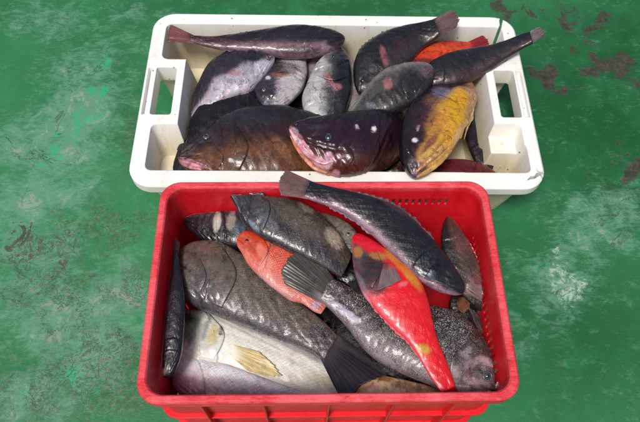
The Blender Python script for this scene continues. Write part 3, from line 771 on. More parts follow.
# ---- silver curved fish
f = Fish('curved silver lilac fish with a dark back at the left of the white crate', GW,
  [(275,58,275,58),(269,52,272,67),(255,50,261,81),(238,51,247,93),(223,55,232,99),(209,66,219,106),(199,84,210,113),(191,101,202,122),(185,114,194,130)], [.15,.15,.14,.128,.108], thick=.42, mat=silver,
  back=(.022,.017,.028), side=(.075,.06,.09), belly=(.40,.38,.44), gill=.22, mouth=(-.05,-.45,.06), bv=(.8,-.25),
  patches=[(230,72,14,3,8,(.34,.10,.11),.6),(252,56,20,5,10,(.03,.024,.04),.9),(224,66,20,8,-25,(.04,.032,.045),.9),(203,86,7,20,25,(.04,.032,.045),.85),(262,66,9,6,-40,(.45,.42,.52),.7),(234,86,14,7,-20,(.50,.50,.60),.7)])
f.tail([(184,128),(183,135),(189,137)], .100, (.05,.04,.06), (.12,.10,.14))
f.eye(268,58,.0052, M_EYE)
f.ridge('dorsal_fin', 1, .30, .92, .006, (.02,.016,.026), (.05,.04,.06), 14)
f.plate('gill_cover', [(261,55),(258,66),(261,77)], [(250,54),(243,70),(250,87)])
# ---- brown grouper left front
f = Fish('large brown grouper with ringed eye, snout in the front left corner of white crate', GW,
  [(179,159,179,159),(184,152,182,166),(194,143,192,172),(206,133,205,176),(224,119,226,181),(249,110,250,184),(277,108,278,182),(303,112,303,176),(330,118,330,166)], [.125,.13,.135,.13], thick=.50, mat=skin(scale=.0048, sc_str=.15, mott=.45, mott_col=(.012,.008,.014), mott_scale=45, sparkle=.35),
  back=(.020,.013,.018), side=(.055,.022,.022), belly=(.20,.08,.03), gill=.36, mouth=(-.25,-.42,.16), bv=(.7,-.35),
  patches=[(193,164,13,3.5,12,(.55,.28,.32),.9),(186,157,9,3,15,(.06,.03,.05),.6),(285,160,24,9,-8,(.17,.06,.02),.7),(206,137,11,8,0,(.075,.05,.06),.8),(240,163,22,6,-5,(.13,.045,.025),.6),(250,120,30,8,0,(.05,.045,.06),.7),(231,160.5,2.6,2.4,0,(.85,.80,.85),1),(282,148,5,16,-35,(.30,.14,.08),.5)])
f.eye(206,137,.0078, NT('eye_pinkish').set(Base_Color=(.11,.07,.085), Roughness=.1, Coat_Weight=1.0), True)
f.plate('gill_cover', [(214,124),(209,146),(212,172)], [(234,122),(248,146),(238,174)])
f.plate('cheek_plate', [(204,150),(206,160),(205,170)], [(216,146),(223,158),(216,172)], lift=.003)
f.lip('upper_lip', [(180,157.5),(189,159.5),(199,163),(207,166)], .0040, [(.16,.07,.09),(.42,.20,.24)])
f.lip('lower_lip', [(182,163.5),(191,167),(202,169.5)], .0050, [(.55,.26,.32),(.35,.15,.15)])
f.ridge('dorsal_fin', 1, .3, .95, .007, (.03,.02,.025), (.08,.05,.055), 14)
# ---- grey fish head down
f = Fish('stubby grey fish with pale flank and brown fin mark, head pointing down', GW,
  [(274,113,274,113),(263,107,284,108),(256,97,295,98),(254,87,304,86),(258,76,307,74),(266,64,306,60),(274,50,303,46)], [.135,.14,.13,.12], thick=.42, mat=silver,
  back=(.03,.026,.036), side=(.07,.06,.08), belly=(.40,.38,.40), gill=.42, mouth=(.1,.3,.10), bv=(.9,-.15),
  patches=[(280,74,10,3,0,(.26,.10,.04),.85),(268,78,2.5,2,0,(.7,.68,.7),.9),(297,80,8,20,5,(.44,.42,.41),.7),(264,92,12,13,0,(.045,.035,.06),.9),(284,68,16,6,0,(.05,.03,.03),.6),(270,104,8,5,0,(.20,.19,.24),.6)])
f.eye(264,90,.0045)
# ---- topmost long fish along the back
f = Fish('long dark purple fish with reddish tail lying along the back wall', GW,
  [(345,40,345,40),(341,35,339,47),(330,31,327,53),(313,28,309,56),(297,27,290,57),(279,29,270,55),(259,32,250,53),(236,35,229,50.5),(213,37,209,47),(190,36,190,41.5)], [.165,.165,.16,.16,.165], thick=.55, mat=dark,
  back=(.018,.012,.018), side=(.032,.018,.028), belly=(.20,.12,.16), gill=.22, mouth=(-.3,-.5,.08), bv=(.6,-.6),
  patches=[(215,41,30,4,5,(.16,.05,.06),.6),(300,36,25,6,0,(.04,.035,.045),.5),(335,42,8,5,0,(.018,.014,.02),.8),(298,50,20,4,0,(.05,.03,.045),.6)])
f.tail([(166,22),(160,26),(160,32),(158,38),(165,42)], .168, (.13,.035,.035), (.28,.13,.12), jag=.08)
f.ridge('dorsal_fin', 1, .28, .80, .006, (.03,.02,.028), (.09,.06,.08), 14)
f.ridge('anal_fin', -1, .55, .8, .004, (.12,.08,.10), (.3,.2,.24), 8)
f.plate('gill_cover', [(329,33),(327,41),(328,50)], [(317,30),(309,42),(316,53)])
# ---- grey fish upright in the middle
f = Fish('pale grey scaled fish with pink fin base, standing head up mid white crate', GW,
  [(337,47,337,47),(345,52,327,54),(349,61,315,67),(351,75,307,84),(351,92,302,98),(347,108,305,114),(342,124,314,127)], [.15,.15,.14,.13], thick=.5, mat=silver,
  back=(.02,.024,.027), side=(.13,.13,.14), belly=(.40,.41,.41), gill=.30, bv=(.45,-.35), mouth=(0,-.2,.07),
  patches=[(330,80,2.2,9,-32,(.50,.16,.15),.7),(327,73,5,6,0,(.28,.16,.17),.4),(333,56,10,8,0,(.05,.05,.06),.7),(337,87,5,4,0,(.45,.20,.2),.6)])
f.eye(334,56,.0040, M_PUPIL, False)
# ---- dark fish back right
f.plate('gill_cover', [(324,61),(335,59),(347,61)], [(314,74),(333,80),(350,76)])
# ---- orange red fish
f = Fish('orange fish with deep red tail squeezed between two dark fish at the back', GW,
  [(392,62,392,62),(403,51,404,70),(418,46,420,73),(434,43,438,71),(450,42,453,65),(462,42,464,58),(471,43,472,54)], [.13,.14,.15], thick=.42, mat=skin(scale=.0048, sc_str=.3, mott=.3, mott_col=(.20,.012,.01), sparkle=.2),
  back=(.50,.03,.008), side=(.58,.045,.012), belly=(.45,.03,.02), nu=100, nv=64, patches=[(440,48,22,4,5,(.62,.09,.02),.7),(425,62,16,4,5,(.09,.02,.02),.7)])
f.tail([(483,35),(489,39),(490,44),(486,49)], .158, (.16,.006,.012), (.26,.012,.02))
f = Fish('greenish black fish with rosy fin, its brown tail sticking over the back rim', GW,
  [(360,96,360,96),(354,82,370,99),(354,64,386,91),(361,49,399,78),(374,39,408,66),(390,31,416,56),(406,26,424,47),(421,23,433,41),(434,20,440,35)], [.135,.145,.155,.165,.185], thick=.48, mat=dark,
  back=(.014,.016,.016), side=(.018,.016,.019), belly=(.06,.045,.05), gill=.24, mouth=(0,.1,.08), bv=(.8,-.6),
  patches=[(384,56,3.5,11,-15,(.35,.11,.12),.75),(394,50,6,14,30,(.10,.05,.055),.5),(366,70,8,14,20,(.05,.055,.055),.7),(402,44,18,5,-35,(.07,.03,.035),.6)])
f.tail([(452,9),(458,12),(461,19),(457,27)], .215, (.075,.045,.05), (.26,.14,.14), jag=.05)
f.ridge('dorsal_fin', 1, .25, .85, .007, (.03,.028,.03), (.08,.07,.07), 14)
f.eye(362,80,.0045, M_PUPIL, False)
# ---- long fish with tail out at the right
f = Fish('slate black slender fish whose long thin tail sticks out over the right rim', GW,
  [(414,80,414,80),(421,71,422,88),(433,62,437,88),(451,54,459,85),(470,50,477,77),(487,47,493,68),(504,42,507,58),(519,36,521,49),(530,32,533,43)], [.15,.16,.17,.19,.215], thick=.55, mat=skin(scale=.005, sc_str=.25, mott=.4, sparkle=.25, rough=.34),
  back=(.020,.019,.024), side=(.026,.024,.030), belly=(.07,.035,.042), gill=.2, bv=(.8,-.7), patches=[(480,74,20,4,-25,(.12,.06,.07),.5),(500,52,18,5,-25,(.055,.05,.06),.5)])
f.tail([(540,26),(543,28),(545,31),(546,35)], .225, (.08,.06,.075), (.22,.15,.15), jag=.05)
f.ridge('dorsal_fin', 1, .3, .85, .004, (.03,.03,.035), (.07,.06,.07), 14)
# ---- grey silver fish, head right
f = Fish('grey fish with a rosy cheek patch, tail tucked behind the pink lipped head', GW,
  [(435,74,435,74),(430,66,431,86),(417,64,423,97),(402,66,410,105),(388,70,396,112),(376,78,384,117),(366,89,374,121),(355,104,362,126),(345,117,352,132)], [.175,.17,.16,.15,.14], thick=.52, mat=skin(scale=.0055, sc_str=.30, mott=.35, mott_col=(.05,.045,.04), sparkle=.3),
  back=(.22,.205,.20), side=(.10,.097,.092), belly=(.045,.045,.048), gill=.30, bv=(.85,-.4), mouth=(-.1,-.3,.08),
  patches=[(388,84,5,7,0,(.42,.14,.13),.7),(412,82,14,11,10,(.03,.022,.03),.85),(398,92,16,6,-15,(.035,.035,.035),.8),(428,72,7,6,0,(.16,.08,.11),.7),(405,95,14,7,-20,(.05,.05,.05),.7),(371,105,5,3.5,0,(.2,.24,.30),.6)])
f.ridge('dorsal_fin', 1, .35, .9, .005, (.14,.13,.12), (.28,.26,.24), 14)
f.plate('gill_cover', [(424,68),(421,78),(423,90)], [(411,67),(401,82),(408,99)])
# ---- yellow jawed fish
f = Fish('yellow jawed grouper with snout resting on the front rim of the white crate', GW,
  [(415,178,415,178),(406,171,425,174),(400,154,440,163),(400,134,453,150),(405,116,463,133),(413,102,471,116),(424,91,477,100),(436,82,474,88),(447,74,466,76)], [.185,.185,.17,.15,.13], thick=.55, mat=skin(scale=.0048, sc_str=.0, mott=.28, mott_col=(.03,.012,.02), mott_scale=40, sparkle=.4, rough=.2),
  back=(.016,.009,.015), side=(.05,.02,.025), belly=(.40,.22,.10), gill=None, mouth=(-.42,-.62,.30), bv=(.75,-.7),
  patches=[(425,120,14,26,15,(.05,.02,.03),.9),(437,102,12,9,10,(.24,.10,.06),.8),(444,93,13,6,10,(.14,.14,.22),.85),(462,92,10,6,0,(.42,.30,.16),.8),(450,121,16,27,14,(.66,.36,.008),1),(459,100,10,12,15,(.60,.31,.01),1),(438,122,12,20,20,(.50,.25,.03),.85),(426,150,8,14,35,(.42,.22,.05),.8),(434,140,7,14,30,(.36,.17,.05),.8),(441,118,4,14,25,(.46,.21,.03),.6),(446,137,7,20,32,(.58,.30,.03),.9),(431,156,7,17,46,(.60,.36,.10),.95),(424,163,5,9,35,(.42,.24,.10),.8),(441,158,3.4,16,44,(.62,.34,.08),.95),(461,134,6,14,25,(.55,.32,.13),.8),
           (420,168,8,6,0,(.10,.06,.11),.8),(415,174,5,4,0,(.20,.12,.20),.7),(431,142,3.5,11,40,(.22,.07,.035),.7),(415,140,2.8,2.3,0,(.75,.72,.78),1),(418,128,1.2,3.5,15,(.5,.42,.48),.6),(429,118,8,14,30,(.14,.05,.05),.5)])
f.eye(408,152,.0050, M_PUPIL, False)
f.fin('gill_flap', [(466,128),(470,104)], [(463,144),(468,130),(474,118),(476,95)], [.165,.16], [.165,.17], (.40,.26,.12), (.60,.46,.30), rays=5, cols=60, rows=14, jag=.12, corr=.0012)
f.fin('cheek_plate', [(452,141),(452,120),(456,100)], [(462,138),(468,118),(470,98)], [.178,.181,.172], [.176,.174,.166], (.52,.30,.01), (.62,.36,.02), rays=3, cols=50, rows=12, jag=.03, corr=.0006)
f.lip('upper_lip', [(416,172),(425,163.5),(436,155),(447,146)], .0055, [(.56,.34,.10),(.42,.20,.10)])
f.lip('lower_lip', [(417,177),(428,170.5),(440,161.5),(451,150)], .0062, [(.62,.38,.10),(.50,.27,.07)])
f.plate('gill_cover', [(422,108),(440,128),(452,142)], [(433,92),(456,102),(470,122)], gain=.9)
# ---- pink lipped head
f = Fish('dark purple grouper with pink and white lips and orange chin over the front rim', GW,
  [(289,129,289,129),(298,123,295,143),(314,120,306,158),(334,117,320,170),(356,114,341,178),(376,112,362,178),(392,114,380,172),(404,120,396,162)], [.19,.19,.18,.15,.12], thick=.62, mat=skin(scale=.0048, sc_str=.0, mott=.35, mott_col=(.012,.006,.012), mott_scale=50, sparkle=.55, rough=.18),
  back=(.014,.010,.016), side=(.045,.014,.032), belly=(.15,.04,.03), gill=.62, gill_a=.004, mouth=(-.62,-.50,.40), bv=(.8,-.75),
  patches=[(300,144,5,20,-32,(.62,.18,.09),1),(306,148,3.2,20,-36,(.72,.40,.48),.9),(300,141,1.8,3,-30,(.8,.7,.74),1),(306,151,1.8,3,-40,(.85,.78,.8),1),(312,159,2,3,-40,(.85,.75,.78),1),(309,146,1.3,8,-36,(.06,.03,.05),.9),(318,158,5,1.2,30,(.10,.05,.08),.8),(321,163,11,5,25,(.70,.42,.52),.95),(329,158,5,6,0,(.60,.32,.42),.8),(311,165,4,9,-45,(.62,.24,.05),.9),(325,174,10,3.5,15,(.45,.16,.04),.9),(336,173,4,3,0,(.55,.25,.35),.8),(294,131,5,3.5,30,(.35,.25,.33),.8),
           (374,129,2.6,2.6,0,(.75,.70,.72),1),(357,127,1.6,2.2,0,(.6,.5,.52),.8),(341,157,4,1.5,-20,(.45,.25,.3),.7),(318,127,10,2.5,-5,(.07,.06,.08),.7),(380,150,10,18,0,(.06,.015,.012),.6)])
f.eye(328,137,.0070, M_EYE_BLUE)
f.plate('gill_cover', [(344,122),(340,146),(344,171)], [(364,119),(380,145),(366,173)])
f.plate('cheek_plate', [(331,147),(334,156),(336,166)], [(346,143),(354,156),(346,170)], lift=.003)
f.lip('upper_lip', [(290,129),(295,138),(302,148),(311,157),(323,163),(333,161)], .0052, [(.74,.52,.58),(.50,.16,.22)])
f.lip('lower_lip', [(291,136),(297,147),(305,158),(315,168),(327,173)], .0050, [(.52,.20,.06),(.66,.34,.30)])
f.lip('nostril', [(306,133),(308,134)], .0020, [(.01,.008,.01)])
# ================================================================== red crate
f = Fish('black fish glimpsed in the narrow gap left of the speckled grouper', GR,
  [(300,308,300,308),(315,300,312,322),(340,303,330,340),(370,318,356,362),(400,340,386,380),(430,362,418,392)], [.12,.125,.12], thick=.45, mat=plain, back=(.010,.011,.016), side=(.014,.014,.02), belly=(.02,.02,.025), nu=90, nv=60)
f.ridge('dorsal_fin', 1, .2, .9, .008, (.012,.012,.018), (.03,.03,.04), 12)
f = Fish('black fish glimpsed in the small gap between the mottled fish and the red fish', GR,
  [(340,300,340,300),(350,290,334,284),(366,276,336,266),(374,262,344,254),(366,250,352,246)], [.15,.16,.16], thick=.4, mat=plain, back=(.012,.011,.014), side=(.016,.013,.017), belly=(.02,.016,.02), nu=60, nv=48)
f = Fish('dark fish with a rusty brown fin low in the right side of the red crate', GR,
  [(452,296,452,296),(466,294,450,310),(478,306,456,326),(486,326,464,346),(488,348,472,366)], [.18,.17,.15], thick=.45, mat=dark, back=(.02,.018,.022), side=(.03,.022,.024), belly=(.05,.03,.03), nu=80, nv=56)
f.fin('pectoral_fin', [(456,300),(460,296)], [(459,310),(464,314),(470,308),(472,300)], .195, .20, (.13,.045,.025), (.26,.11,.07), rays=8, cols=40, rows=14)
f.fin('dorsal_fin', [(468,306),(474,310)], [(474,322),(480,334),(484,332),(481,318)], .20, .195, (.03,.025,.03), (.07,.055,.06), rays=6, cols=40, rows=14)
f = Fish('dark fish with pale pink top edge and white bars, back left of red crate', GR,
  [(184,222,184,222),(190,214,190,231),(206,208,205,242),(224,204,224,247),(242,201,242,249),(260,200,258,246),(278,202,276,236)], [.185,.19], thick=.5, mat=skin(scale=.0048, sc_str=.2, mott=.35, sparkle=.6), 
  back=(.48,.22,.25), side=(.05,.035,.05), belly=(.016,.016,.02), gill=.42, bv=(.85,-.4), mouth=(-.1,-.3,.12),
  patches=[(217,222,4,10,8,(.46,.43,.38),.9),(231,222,5,9,8,(.30,.27,.22),.8),(240,232,8,12,0,(.10,.14,.19),.7),(200,226,12,8,0,(.025,.014,.026),.8),(232,208,3,7,-20,(.30,.16,.2),.8)])
f = Fish('small olive fish with a round staring eye in the gap beside the red fish head', GR,
  [(355,253,355,253),(359,241,348,251),(354,229,338,246),(342,220,326,238),(326,214,314,232),(312,212,304,222)], [.215,.21,.20], thick=.5, mat=skin(scale=.005, sc_str=.2, mott=.4, mott_col=(.04,.04,.03), sparkle=.4), 
  back=(.16,.16,.13), side=(.17,.165,.14), belly=(.10,.10,.09), gill=.45, nu=100, nv=72, mouth=(-.1,-.2,.14), patches=[(348,234,6,5,30,(.26,.25,.21),.7)])
f.eye(348,234,.0048)
# cream fish and pink grey fish at the bottom
f = Fish('cream white fish with golden side fin and a dark spot behind the gill', GR,
  [(161,336,161,336),(167,322,167,352),(178,314,180,361),(196,310,200,366),(216,313,222,370),(242,321,246,376),(270,333,272,383),(298,345,298,392),(324,360,322,400),(342,376,336,404)], [.125,.135,.13,.125], thick=.42, mat=skin(scale=.0048, sc_str=.17, mott=.2, mott_col=(.36,.36,.34), sparkle=.3, hue=.1, rough=.24, var=.15),
  back=(.30,.31,.36), side=(.78,.77,.68), belly=(.74,.71,.64), gill=.27, gill_a=.0045, bv=(.98,-.6), mouth=(-.1,-.3,.06),
  patches=[(186,326,18,15,-15,(.17,.20,.14),.95),(180,318,14,7,0,(.05,.055,.04),.8),(192,336,3,12,20,(.06,.07,.06),.7),(250,335,40,1.3,26,(.36,.37,.38),.6),(265,350,45,1.2,26,(.46,.46,.44),.5),(300,365,40,1.2,27,(.45,.44,.42),.5),(240,325,30,1.5,24,(.30,.32,.36),.6),(300,352,34,1.5,26,(.34,.35,.38),.5),(320,380,18,5,25,(.55,.48,.28),.5),(203,338,12,14,-25,(.46,.48,.44),.8),(213,335,5,11,15,(.58,.48,.22),.9),(216,352,9,7,0,(.72,.74,.73),.8),(221,331,2.4,5,8,(.010,.012,.02),1),(207,326,2,14,18,(.20,.24,.24),.8),(255,345,40,6,25,(.72,.72,.64),.5)])
f.eye(180,330,.0052, M_PUPIL, False)
f.fin('pectoral_fin', [(230,344),(229,351),(233,358)], [(260,352),(273,363),(284,377),(268,377),(248,371)], 0, 0, (.50,.38,.14), (.62,.52,.28), lay=True, rays=12, cols=70, rows=30, lift2=.004, jag=.04)
f.plate('gill_cover', [(190,314),(184,334),(190,356)], [(208,312),(224,334),(214,360)], gain=.95)
f.plate('cheek_plate', [(176,325),(174,336),(178,348)], [(188,322),(195,336),(188,350)], lift=.003)
f = Fish('pinkish grey scaly fish with a pale back along the front wall of the red crate', GR,
  [(166,374,166,374),(171,364,171,384),(183,358,183,396),(204,359,206,404),(226,364,228,410),(250,373,250,412),(276,383,276,414),(300,391,300,412),(326,397,324,410)], [.135,.14,.14,.13], thick=.45, mat=skin(scale=.0052, sc_str=.26, mott=.25, mott_col=(.20,.12,.15), sparkle=.35, rough=.24, var=.2),
  back=(.78,.76,.79), side=(.66,.58,.62), belly=(.26,.12,.16), gill=.22, bv=(.75,-.15), patches=[(205,372,9,3,10,(.66,.40,.36),.8),(215,368,34,7,8,(.82,.82,.86),.8),(190,388,18,6,10,(.30,.12,.18),.7),(290,396,40,4,8,(.45,.28,.38),.7),(235,385,30,6,8,(.40,.36,.40),.6)])
# yellowish fish bottom
f = Fish('yellowish brown fish at the front wall, just right of the dark fan tail', GR,
  [(356,393,356,393),(365,382,364,397),(381,376,380,399),(400,379,399,402),(418,383,417,406),(440,390,438,406)], [.165,.175,.175], thick=.5, mat=skin(scale=.0048, sc_str=.15, mott=.35, mott_col=(.06,.03,.015), sparkle=.4), 
  back=(.20,.10,.03), side=(.66,.44,.26), belly=(.46,.34,.14), nu=90, nv=64, gill=.5, bv=(1.2,-.5), patches=[(372,387,9,3.5,-12,(.66,.34,.30),.9),(385,379,9,2.5,8,(.22,.11,.02),.9),(402,385,13,4,10,(.22,.11,.05),.7),(408,390,2.5,8,0,(.38,.27,.10),.7),(418,393,3,8,0,(.36,.30,.12),.7)])
# dark fish on the left wall
f = Fish('narrow dark purple fish standing on edge along the left wall of the red crate', GR,
  [(167,379,167,379),(161,370,175,372),(160,350,182,352),(161,328,184,330),(164,305,185,307),(169,284,183,286),(172,266,180,268),(173,250,178,251)], [.205,.215,.225,.225], thick=.6, mat=skin(scale=.0048, sc_str=.2, mott=.5, mott_col=(.008,.008,.014), sparkle=.9),
  back=(.02,.012,.024), side=(.028,.018,.034), belly=(.022,.02,.036), gill=.25, lump=.003, patches=[(167,300,3,14,5,(.10,.03,.05),.6),(164,372,3,4,0,(.45,.32,.32),.7),(166,335,3,9,0,(.12,.05,.09),.5)])
f.tail([(170,240),(175,237),(180,242)], .225, (.03,.012,.02), (.08,.03,.04))
f.ridge('dorsal_fin', 1, .2, .85, .004, (.05,.02,.03), (.12,.06,.08), 16, up=.6)
# big grey brown grouper
f = Fish('big grey brown grouper lying diagonally, its dark fan tail near the front wall', GR,
  [(180,270,180,270),(182,254,181,286),(196,243,187,301),(218,243,204,310),(240,254,226,319),(260,270,248,327),(282,290,270,336),(304,306,292,344),(324,322,312,352),(338,336,324,361)], [.175,.185,.18,.17,.17], thick=.52, mat=skin(scale=.0040, sc_str=.32, speck=.5, speck_col=(.36,.33,.27), mott=.35, mott_col=(.06,.05,.055), sparkle=.3, rough=.24),
  back=(.15,.12,.095), side=(.14,.115,.10), belly=(.10,.095,.12), gill=.26, bv=(.8,-.75), mouth=(.1,-.1,.07),
  patches=[(205,256,20,10,10,(.12,.06,.06),.6),(225,262,30,14,35,(.15,.13,.09),.5),(200,285,12,18,0,(.09,.08,.09),.6),(320,340,18,14,40,(.07,.055,.07),.7),(206,250,10,4,10,(.20,.10,.09),.5)])
f.tail([(360,352),(377,365),(390,376),(373,381),(361,387),(353,397),(343,402),(334,386)], [.185,.195,.185], (.016,.011,.017), (.030,.022,.030), rays=18, jag=.03)
f.ridge('dorsal_fin', 1, .25, .85, .006, (.07,.055,.05), (.16,.13,.12), 16)
f.ridge('anal_fin', -1, .3, .85, .0035, (.10,.10,.15), (.24,.24,.32), 16)
f.plate('gill_cover', [(203,248),(197,272),(203,300)], [(222,246),(236,274),(222,308)])
f.plate('cheek_plate', [(190,262),(188,276),(192,290)], [(200,258),(206,276),(200,292)], lift=.003)
# orange fish
f = Fish('orange red scaled fish lying between the mottled fish and the big grey brown grouper', GR,
  [(237,240,237,240),(243,232,239,249),(256,233,247,263),(272,236,259,276),(288,244,273,288),(302,257,288,299),(313,275,303,304),(322,291,313,311),(328,304,321,314)], [.22,.225,.215,.21], thick=.34, mat=skin(scale=.0042, sc_str=.6, mott=.5, mott_col=(.34,.02,.008), sparkle=.25, edge='light', rough=.26, var=.2),
  back=(.55,.035,.012), side=(.62,.065,.02), belly=(.60,.17,.13), gill=.30, bv=(.9,-.6), mouth=(-.1,-.3,.08),
  patches=[(245,240,11,8,30,(.48,.09,.05),.7),(252,250,5,3,20,(.30,.04,.03),.6),(268,262,8,5,40,(.66,.30,.22),.5),(290,282,9,4,40,(.66,.26,.20),.5),(262,252,10,5,60,(.66,.28,.20),.5),(272,246,3,2,0,(.20,.08,.06),.8),(292,250,8,4,40,(.62,.03,.01),.9),(280,293,34,3,38,(.66,.36,.42),.7),(316,305,5,5,0,(.35,.30,.45),.9),(323,310,5,4,30,(.45,.06,.02),.8)])
f.eye(247,240,.0032, M_PUPIL, False, prom=.2)
f.plate('gill_cover', [(250,236),(247,246),(251,258)], [(262,236),(268,250),(259,267)], gain=.9)
# right hand brown fish
f = Fish('brown fish with a pinkish belly edge leaning against the right wall of the red crate', GR,
  [(448,217,448,217),(455,222,443,224),(463,233,441,237),(471,247,443,255),(478,262,450,273),(484,279,459,290),(488,296,470,303),(489,308,479,311)], [.225,.235,.225,.205], thick=.45, mat=skin(scale=.0048, sc_str=.2, mott=.45, mott_col=(.015,.012,.012), sparkle=.3), 
  back=(.30,.10,.09), side=(.14,.07,.055), belly=(.018,.018,.018), gill=.25, bv=(1.05,-.5), patches=[(464,244,14,8,45,(.20,.08,.065),.7),(468,290,10,10,0,(.16,.08,.075),.7),(475,280,8,14,-35,(.22,.12,.12),.6),(470,262,9,14,-20,(.10,.08,.07),.6),(486,295,2.2,16,-10,(.55,.10,.10),.9),(460,235,5,8,-30,(.12,.06,.07),.6)])
f.tail([(490,312),(488,318),(484,316)], .17, (.30,.10,.09), (.55,.20,.16))
f.ridge('dorsal_fin', 1, .25, .95, .004, (.28,.07,.06), (.55,.22,.18), 14)
f.fin('pectoral_fin', [(464,282),(462,290)], [(482,284),(486,294),(483,302),(470,296)], 0, 0, (.10,.06,.06), (.24,.15,.15), lay=True, rays=10, cols=50, rows=16, lift2=.004)
# speckled grouper
f = Fish('white speckled grey grouper with dark fan tail, blunt head in the front right corner', GR,
  [(500,391,500,391),(501,379,488,398),(495,361,470,399),(483,340,450,394),(468,322,430,384),(450,311,412,377),(428,306,394,369),(402,302,376,359),(378,297,361,345),(358,292,348,328),(343,284,334,313),(331,278,319,299)], [.195,.205,.21,.205,.205,.215,.225], thick=.55, mat=skin(scale=.0030, sc_str=.25, speck=.95, speck_col=(.44,.41,.41), mott=.4, mott_col=(.03,.025,.035), sparkle=.35, rough=.26),
  back=(.05,.04,.038), side=(.085,.068,.068), belly=(.19,.155,.17), gill=.27, gill_a=.005, bv=(.8,-.72), mouth=(-.35,-.45,.10), lump=.003,
  patches=[(475,375,25,18,30,(.15,.11,.12),.6),(455,375,5,14,-10,(.34,.26,.27),.6),(488,362,7,4,30,(.44,.32,.34),.7),(474,362,11,4,-30,(.34,.27,.28),.6),(470,380,7,4,20,(.36,.27,.28),.6),(480,371,5,2,50,(.03,.025,.03),.7),(464,355,6,3,30,(.30,.26,.26),.5),(460,388,10,3,5,(.40,.30,.31),.6),(468,350,5,3,-30,(.42,.40,.38),.5),(480,385,14,6,20,(.28,.18,.19),.5),(440,325,18,14,30,(.03,.026,.028),.6),(462,366,6,10,0,(.22,.17,.17),.4),(385,362,30,5,26,(.34,.27,.34),.6),(345,312,20,4,35,(.52,.48,.62),.8),(335,290,12,8,30,(.12,.10,.09),.6)])
f.tail([(308,246),(300,246),(290,253),(283,263),(280,272),(284,284)], [.235,.25,.24], (.045,.043,.038), (.105,.098,.085), rays=16, jag=.03, curl=.003)
f.eye(487,376,.0060, M_EYE_BLUE)
f.fin('dorsal_fin', [(352,291),(385,300)], [(348,281),(360,279),(372,284),(388,296)], .222, .218, (.014,.014,.016), (.035,.033,.038), rays=10, cols=60, rows=14)
f.plate('gill_cover', [(488,356),(479,372),(470,391)], [(470,338),(452,360),(450,388)])
f.lip('upper_lip', [(499,381),(494,389),(484,394)], .0032, [(.30,.17,.18),(.42,.30,.30)])
# mottled fish top left
f = Fish('mottled grey brown fish with dark bluish head pointing at the back left corner', GR,
  [(231,193,231,193),(238,189,235,204),(250,189,242,220),(267,190,254,232),(284,194,270,242),(302,203,286,250),(318,213,303,258),(332,226,318,265),(344,242,331,272),(351,256,341,278)], [.262,.25,.24,.235,.22], thick=.42, mat=skin(scale=.0048, sc_str=.2, speck=.12, mott=.6, mott_col=(.035,.03,.035), mott_scale=48, sparkle=.5, rough=.24),
  back=(.06,.05,.045), side=(.10,.085,.068), belly=(.04,.036,.05), gill=.22, gill_a=.0035, bv=(.95,-.45), mouth=(-.2,-.35,.07),
  patches=[(246,202,15,13,35,(.05,.055,.07),.85),(268,222,14,5,40,(.16,.18,.24),.5),(262,208,12,10,30,(.10,.10,.11),.6),(300,222,26,10,38,(.17,.14,.105),.5),(334,238,12,7,55,(.36,.33,.25),.85),(306,207,10,4,30,(.30,.26,.2),.5),(322,258,24,8,35,(.05,.04,.055),.7),(254,226,8,3,50,(.22,.26,.34),.7)])
f.ridge('dorsal_fin', 1, .3, .9, .005, (.05,.04,.04), (.15,.12,.11), 14)
f.plate('gill_cover', [(249,192),(247,206),(252,222)], [(262,190),(270,208),(262,233)])
f.lip('upper_lip', [(232,195),(237,203),(241,213)], .0026, [(.06,.06,.08),(.16,.16,.2)])
# long dark fish on top
f = Fish('long blackish fish on top of the heap, its grey brown tail over the red rim', GR,
  [(463,293,463,293),(463,282,452,295),(456,270,438,291),(445,254,420,280),(430,237,401,263),(413,220,383,245),(394,206,364,228),(374,198,346,215),(353,192,330,207),(331,187,316,202),(310,182,304,197)], [.262,.27,.275,.278,.288,.297], thick=.45, mat=skin(scale=.005, sc_str=.35, mott=.4, mott_col=(.014,.015,.02), sparkle=.5, rough=.22),
  back=(.026,.019,.026), side=(.024,.023,.029), belly=(.26,.16,.21), gill=.24, bv=(.8,-.9), mouth=(-.2,-.4,.07),
  patches=[(425,262,16,14,40,(.014,.018,.03),.85),(430,274,8,4,30,(.05,.10,.17),.6),(396,206,24,4,32,(.16,.09,.11),.6),(352,204,24,5,25,(.045,.035,.042),.6),(360,222,40,3,38,(.38,.26,.33),.6)])
f.tail([(285,169),(280,176),(277,184),(280,195)], [.305,.315,.305], (.11,.06,.055), (.24,.14,.135), rays=16, jag=.03)
f.ridge('dorsal_fin', 1, .25, .85, .007, (.05,.035,.045), (.22,.13,.15), 16)
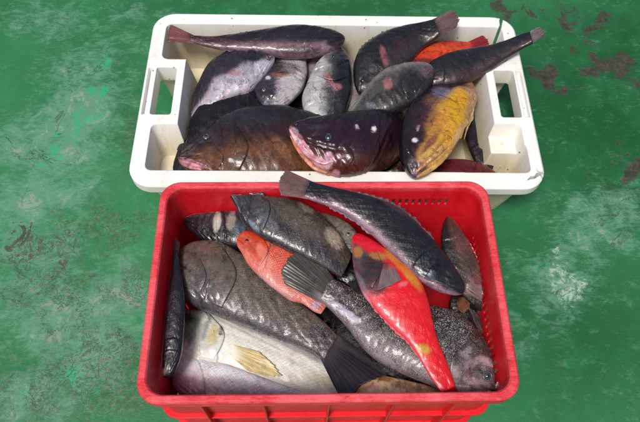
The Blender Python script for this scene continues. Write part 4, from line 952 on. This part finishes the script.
f.ridge('anal_fin', -1, .5, .85, .005, (.14,.10,.13), (.36,.26,.32), 10)
f.plate('gill_cover', [(453,271),(447,279),(442,288)], [(444,257),(432,266),(424,278)])
# red fish
f = Fish('bright red fish with dark grey cheek and orange edge lying over the speckled grouper', GR,
  [(354,235,354,235),(365,236,352,249),(380,245,353,264),(396,256,357,280),(410,268,365,297),(421,283,378,313),(428,300,393,328),(432,318,407,341),(437,338,419,358),(445,358,429,375),(452,376,438,388),(455,386,442,394)], [.25,.265,.27,.26,.25,.245], thick=.34, mat=skin(scale=.005, sc_str=.14, mott=.10, mott_col=(.46,.0,.004), sparkle=.10, rough=.25, var=.10, hue=0),
  back=(.62,.012,.012), side=(.66,.008,.016), belly=(.66,.06,.08), gill=None, bv=(.9,-.85), mouth=None,
  patches=[(371,272,18,23,-25,(.060,.050,.060),1),(374,282,10,9,0,(.10,.06,.07),.6),(360,256,8,14,-10,(.09,.08,.10),1),(361,284,4,14,-25,(.16,.17,.22),.6),(368,244,16,7,28,(.66,.012,.03),1),(358,252,5,6,0,(.42,.16,.03),.8),(378,256,10,4,5,(.42,.20,.05),.85),(404,268,26,4.5,46,(.60,.17,.015),.85),(412,280,14,3,50,(.55,.25,.03),.6),(392,256,8,4,40,(.50,.24,.04),.6),(368,262,7,6,0,(.035,.04,.045),.8),
           (424,349,7,5,20,(.50,.28,.03),.9),(403,284,5,2.5,-20,(.75,.16,.18),.7),(365,300,4,12,-35,(.70,.32,.40),.7)])
f.tail([(460,398),(455,402),(448,402)], .215, (.45,.006,.012), (.60,.02,.03))
f.plate('gill_cover', [(362,250),(357,264),(360,280)], [(378,252),(382,268),(372,288)], gain=.85)
f.fin('pectoral_fin', [(383,263),(392,263)], [(377,291),(385,288),(393,285),(402,280)], 0, 0, (.12,.085,.09), (.25,.18,.185), lay=True, rays=14, cols=70, rows=24, lift2=.003, jag=.03)
f.ridge('anal_fin', -1, .3, .8, .004, (.60,.05,.07), (.75,.30,.34), 14)
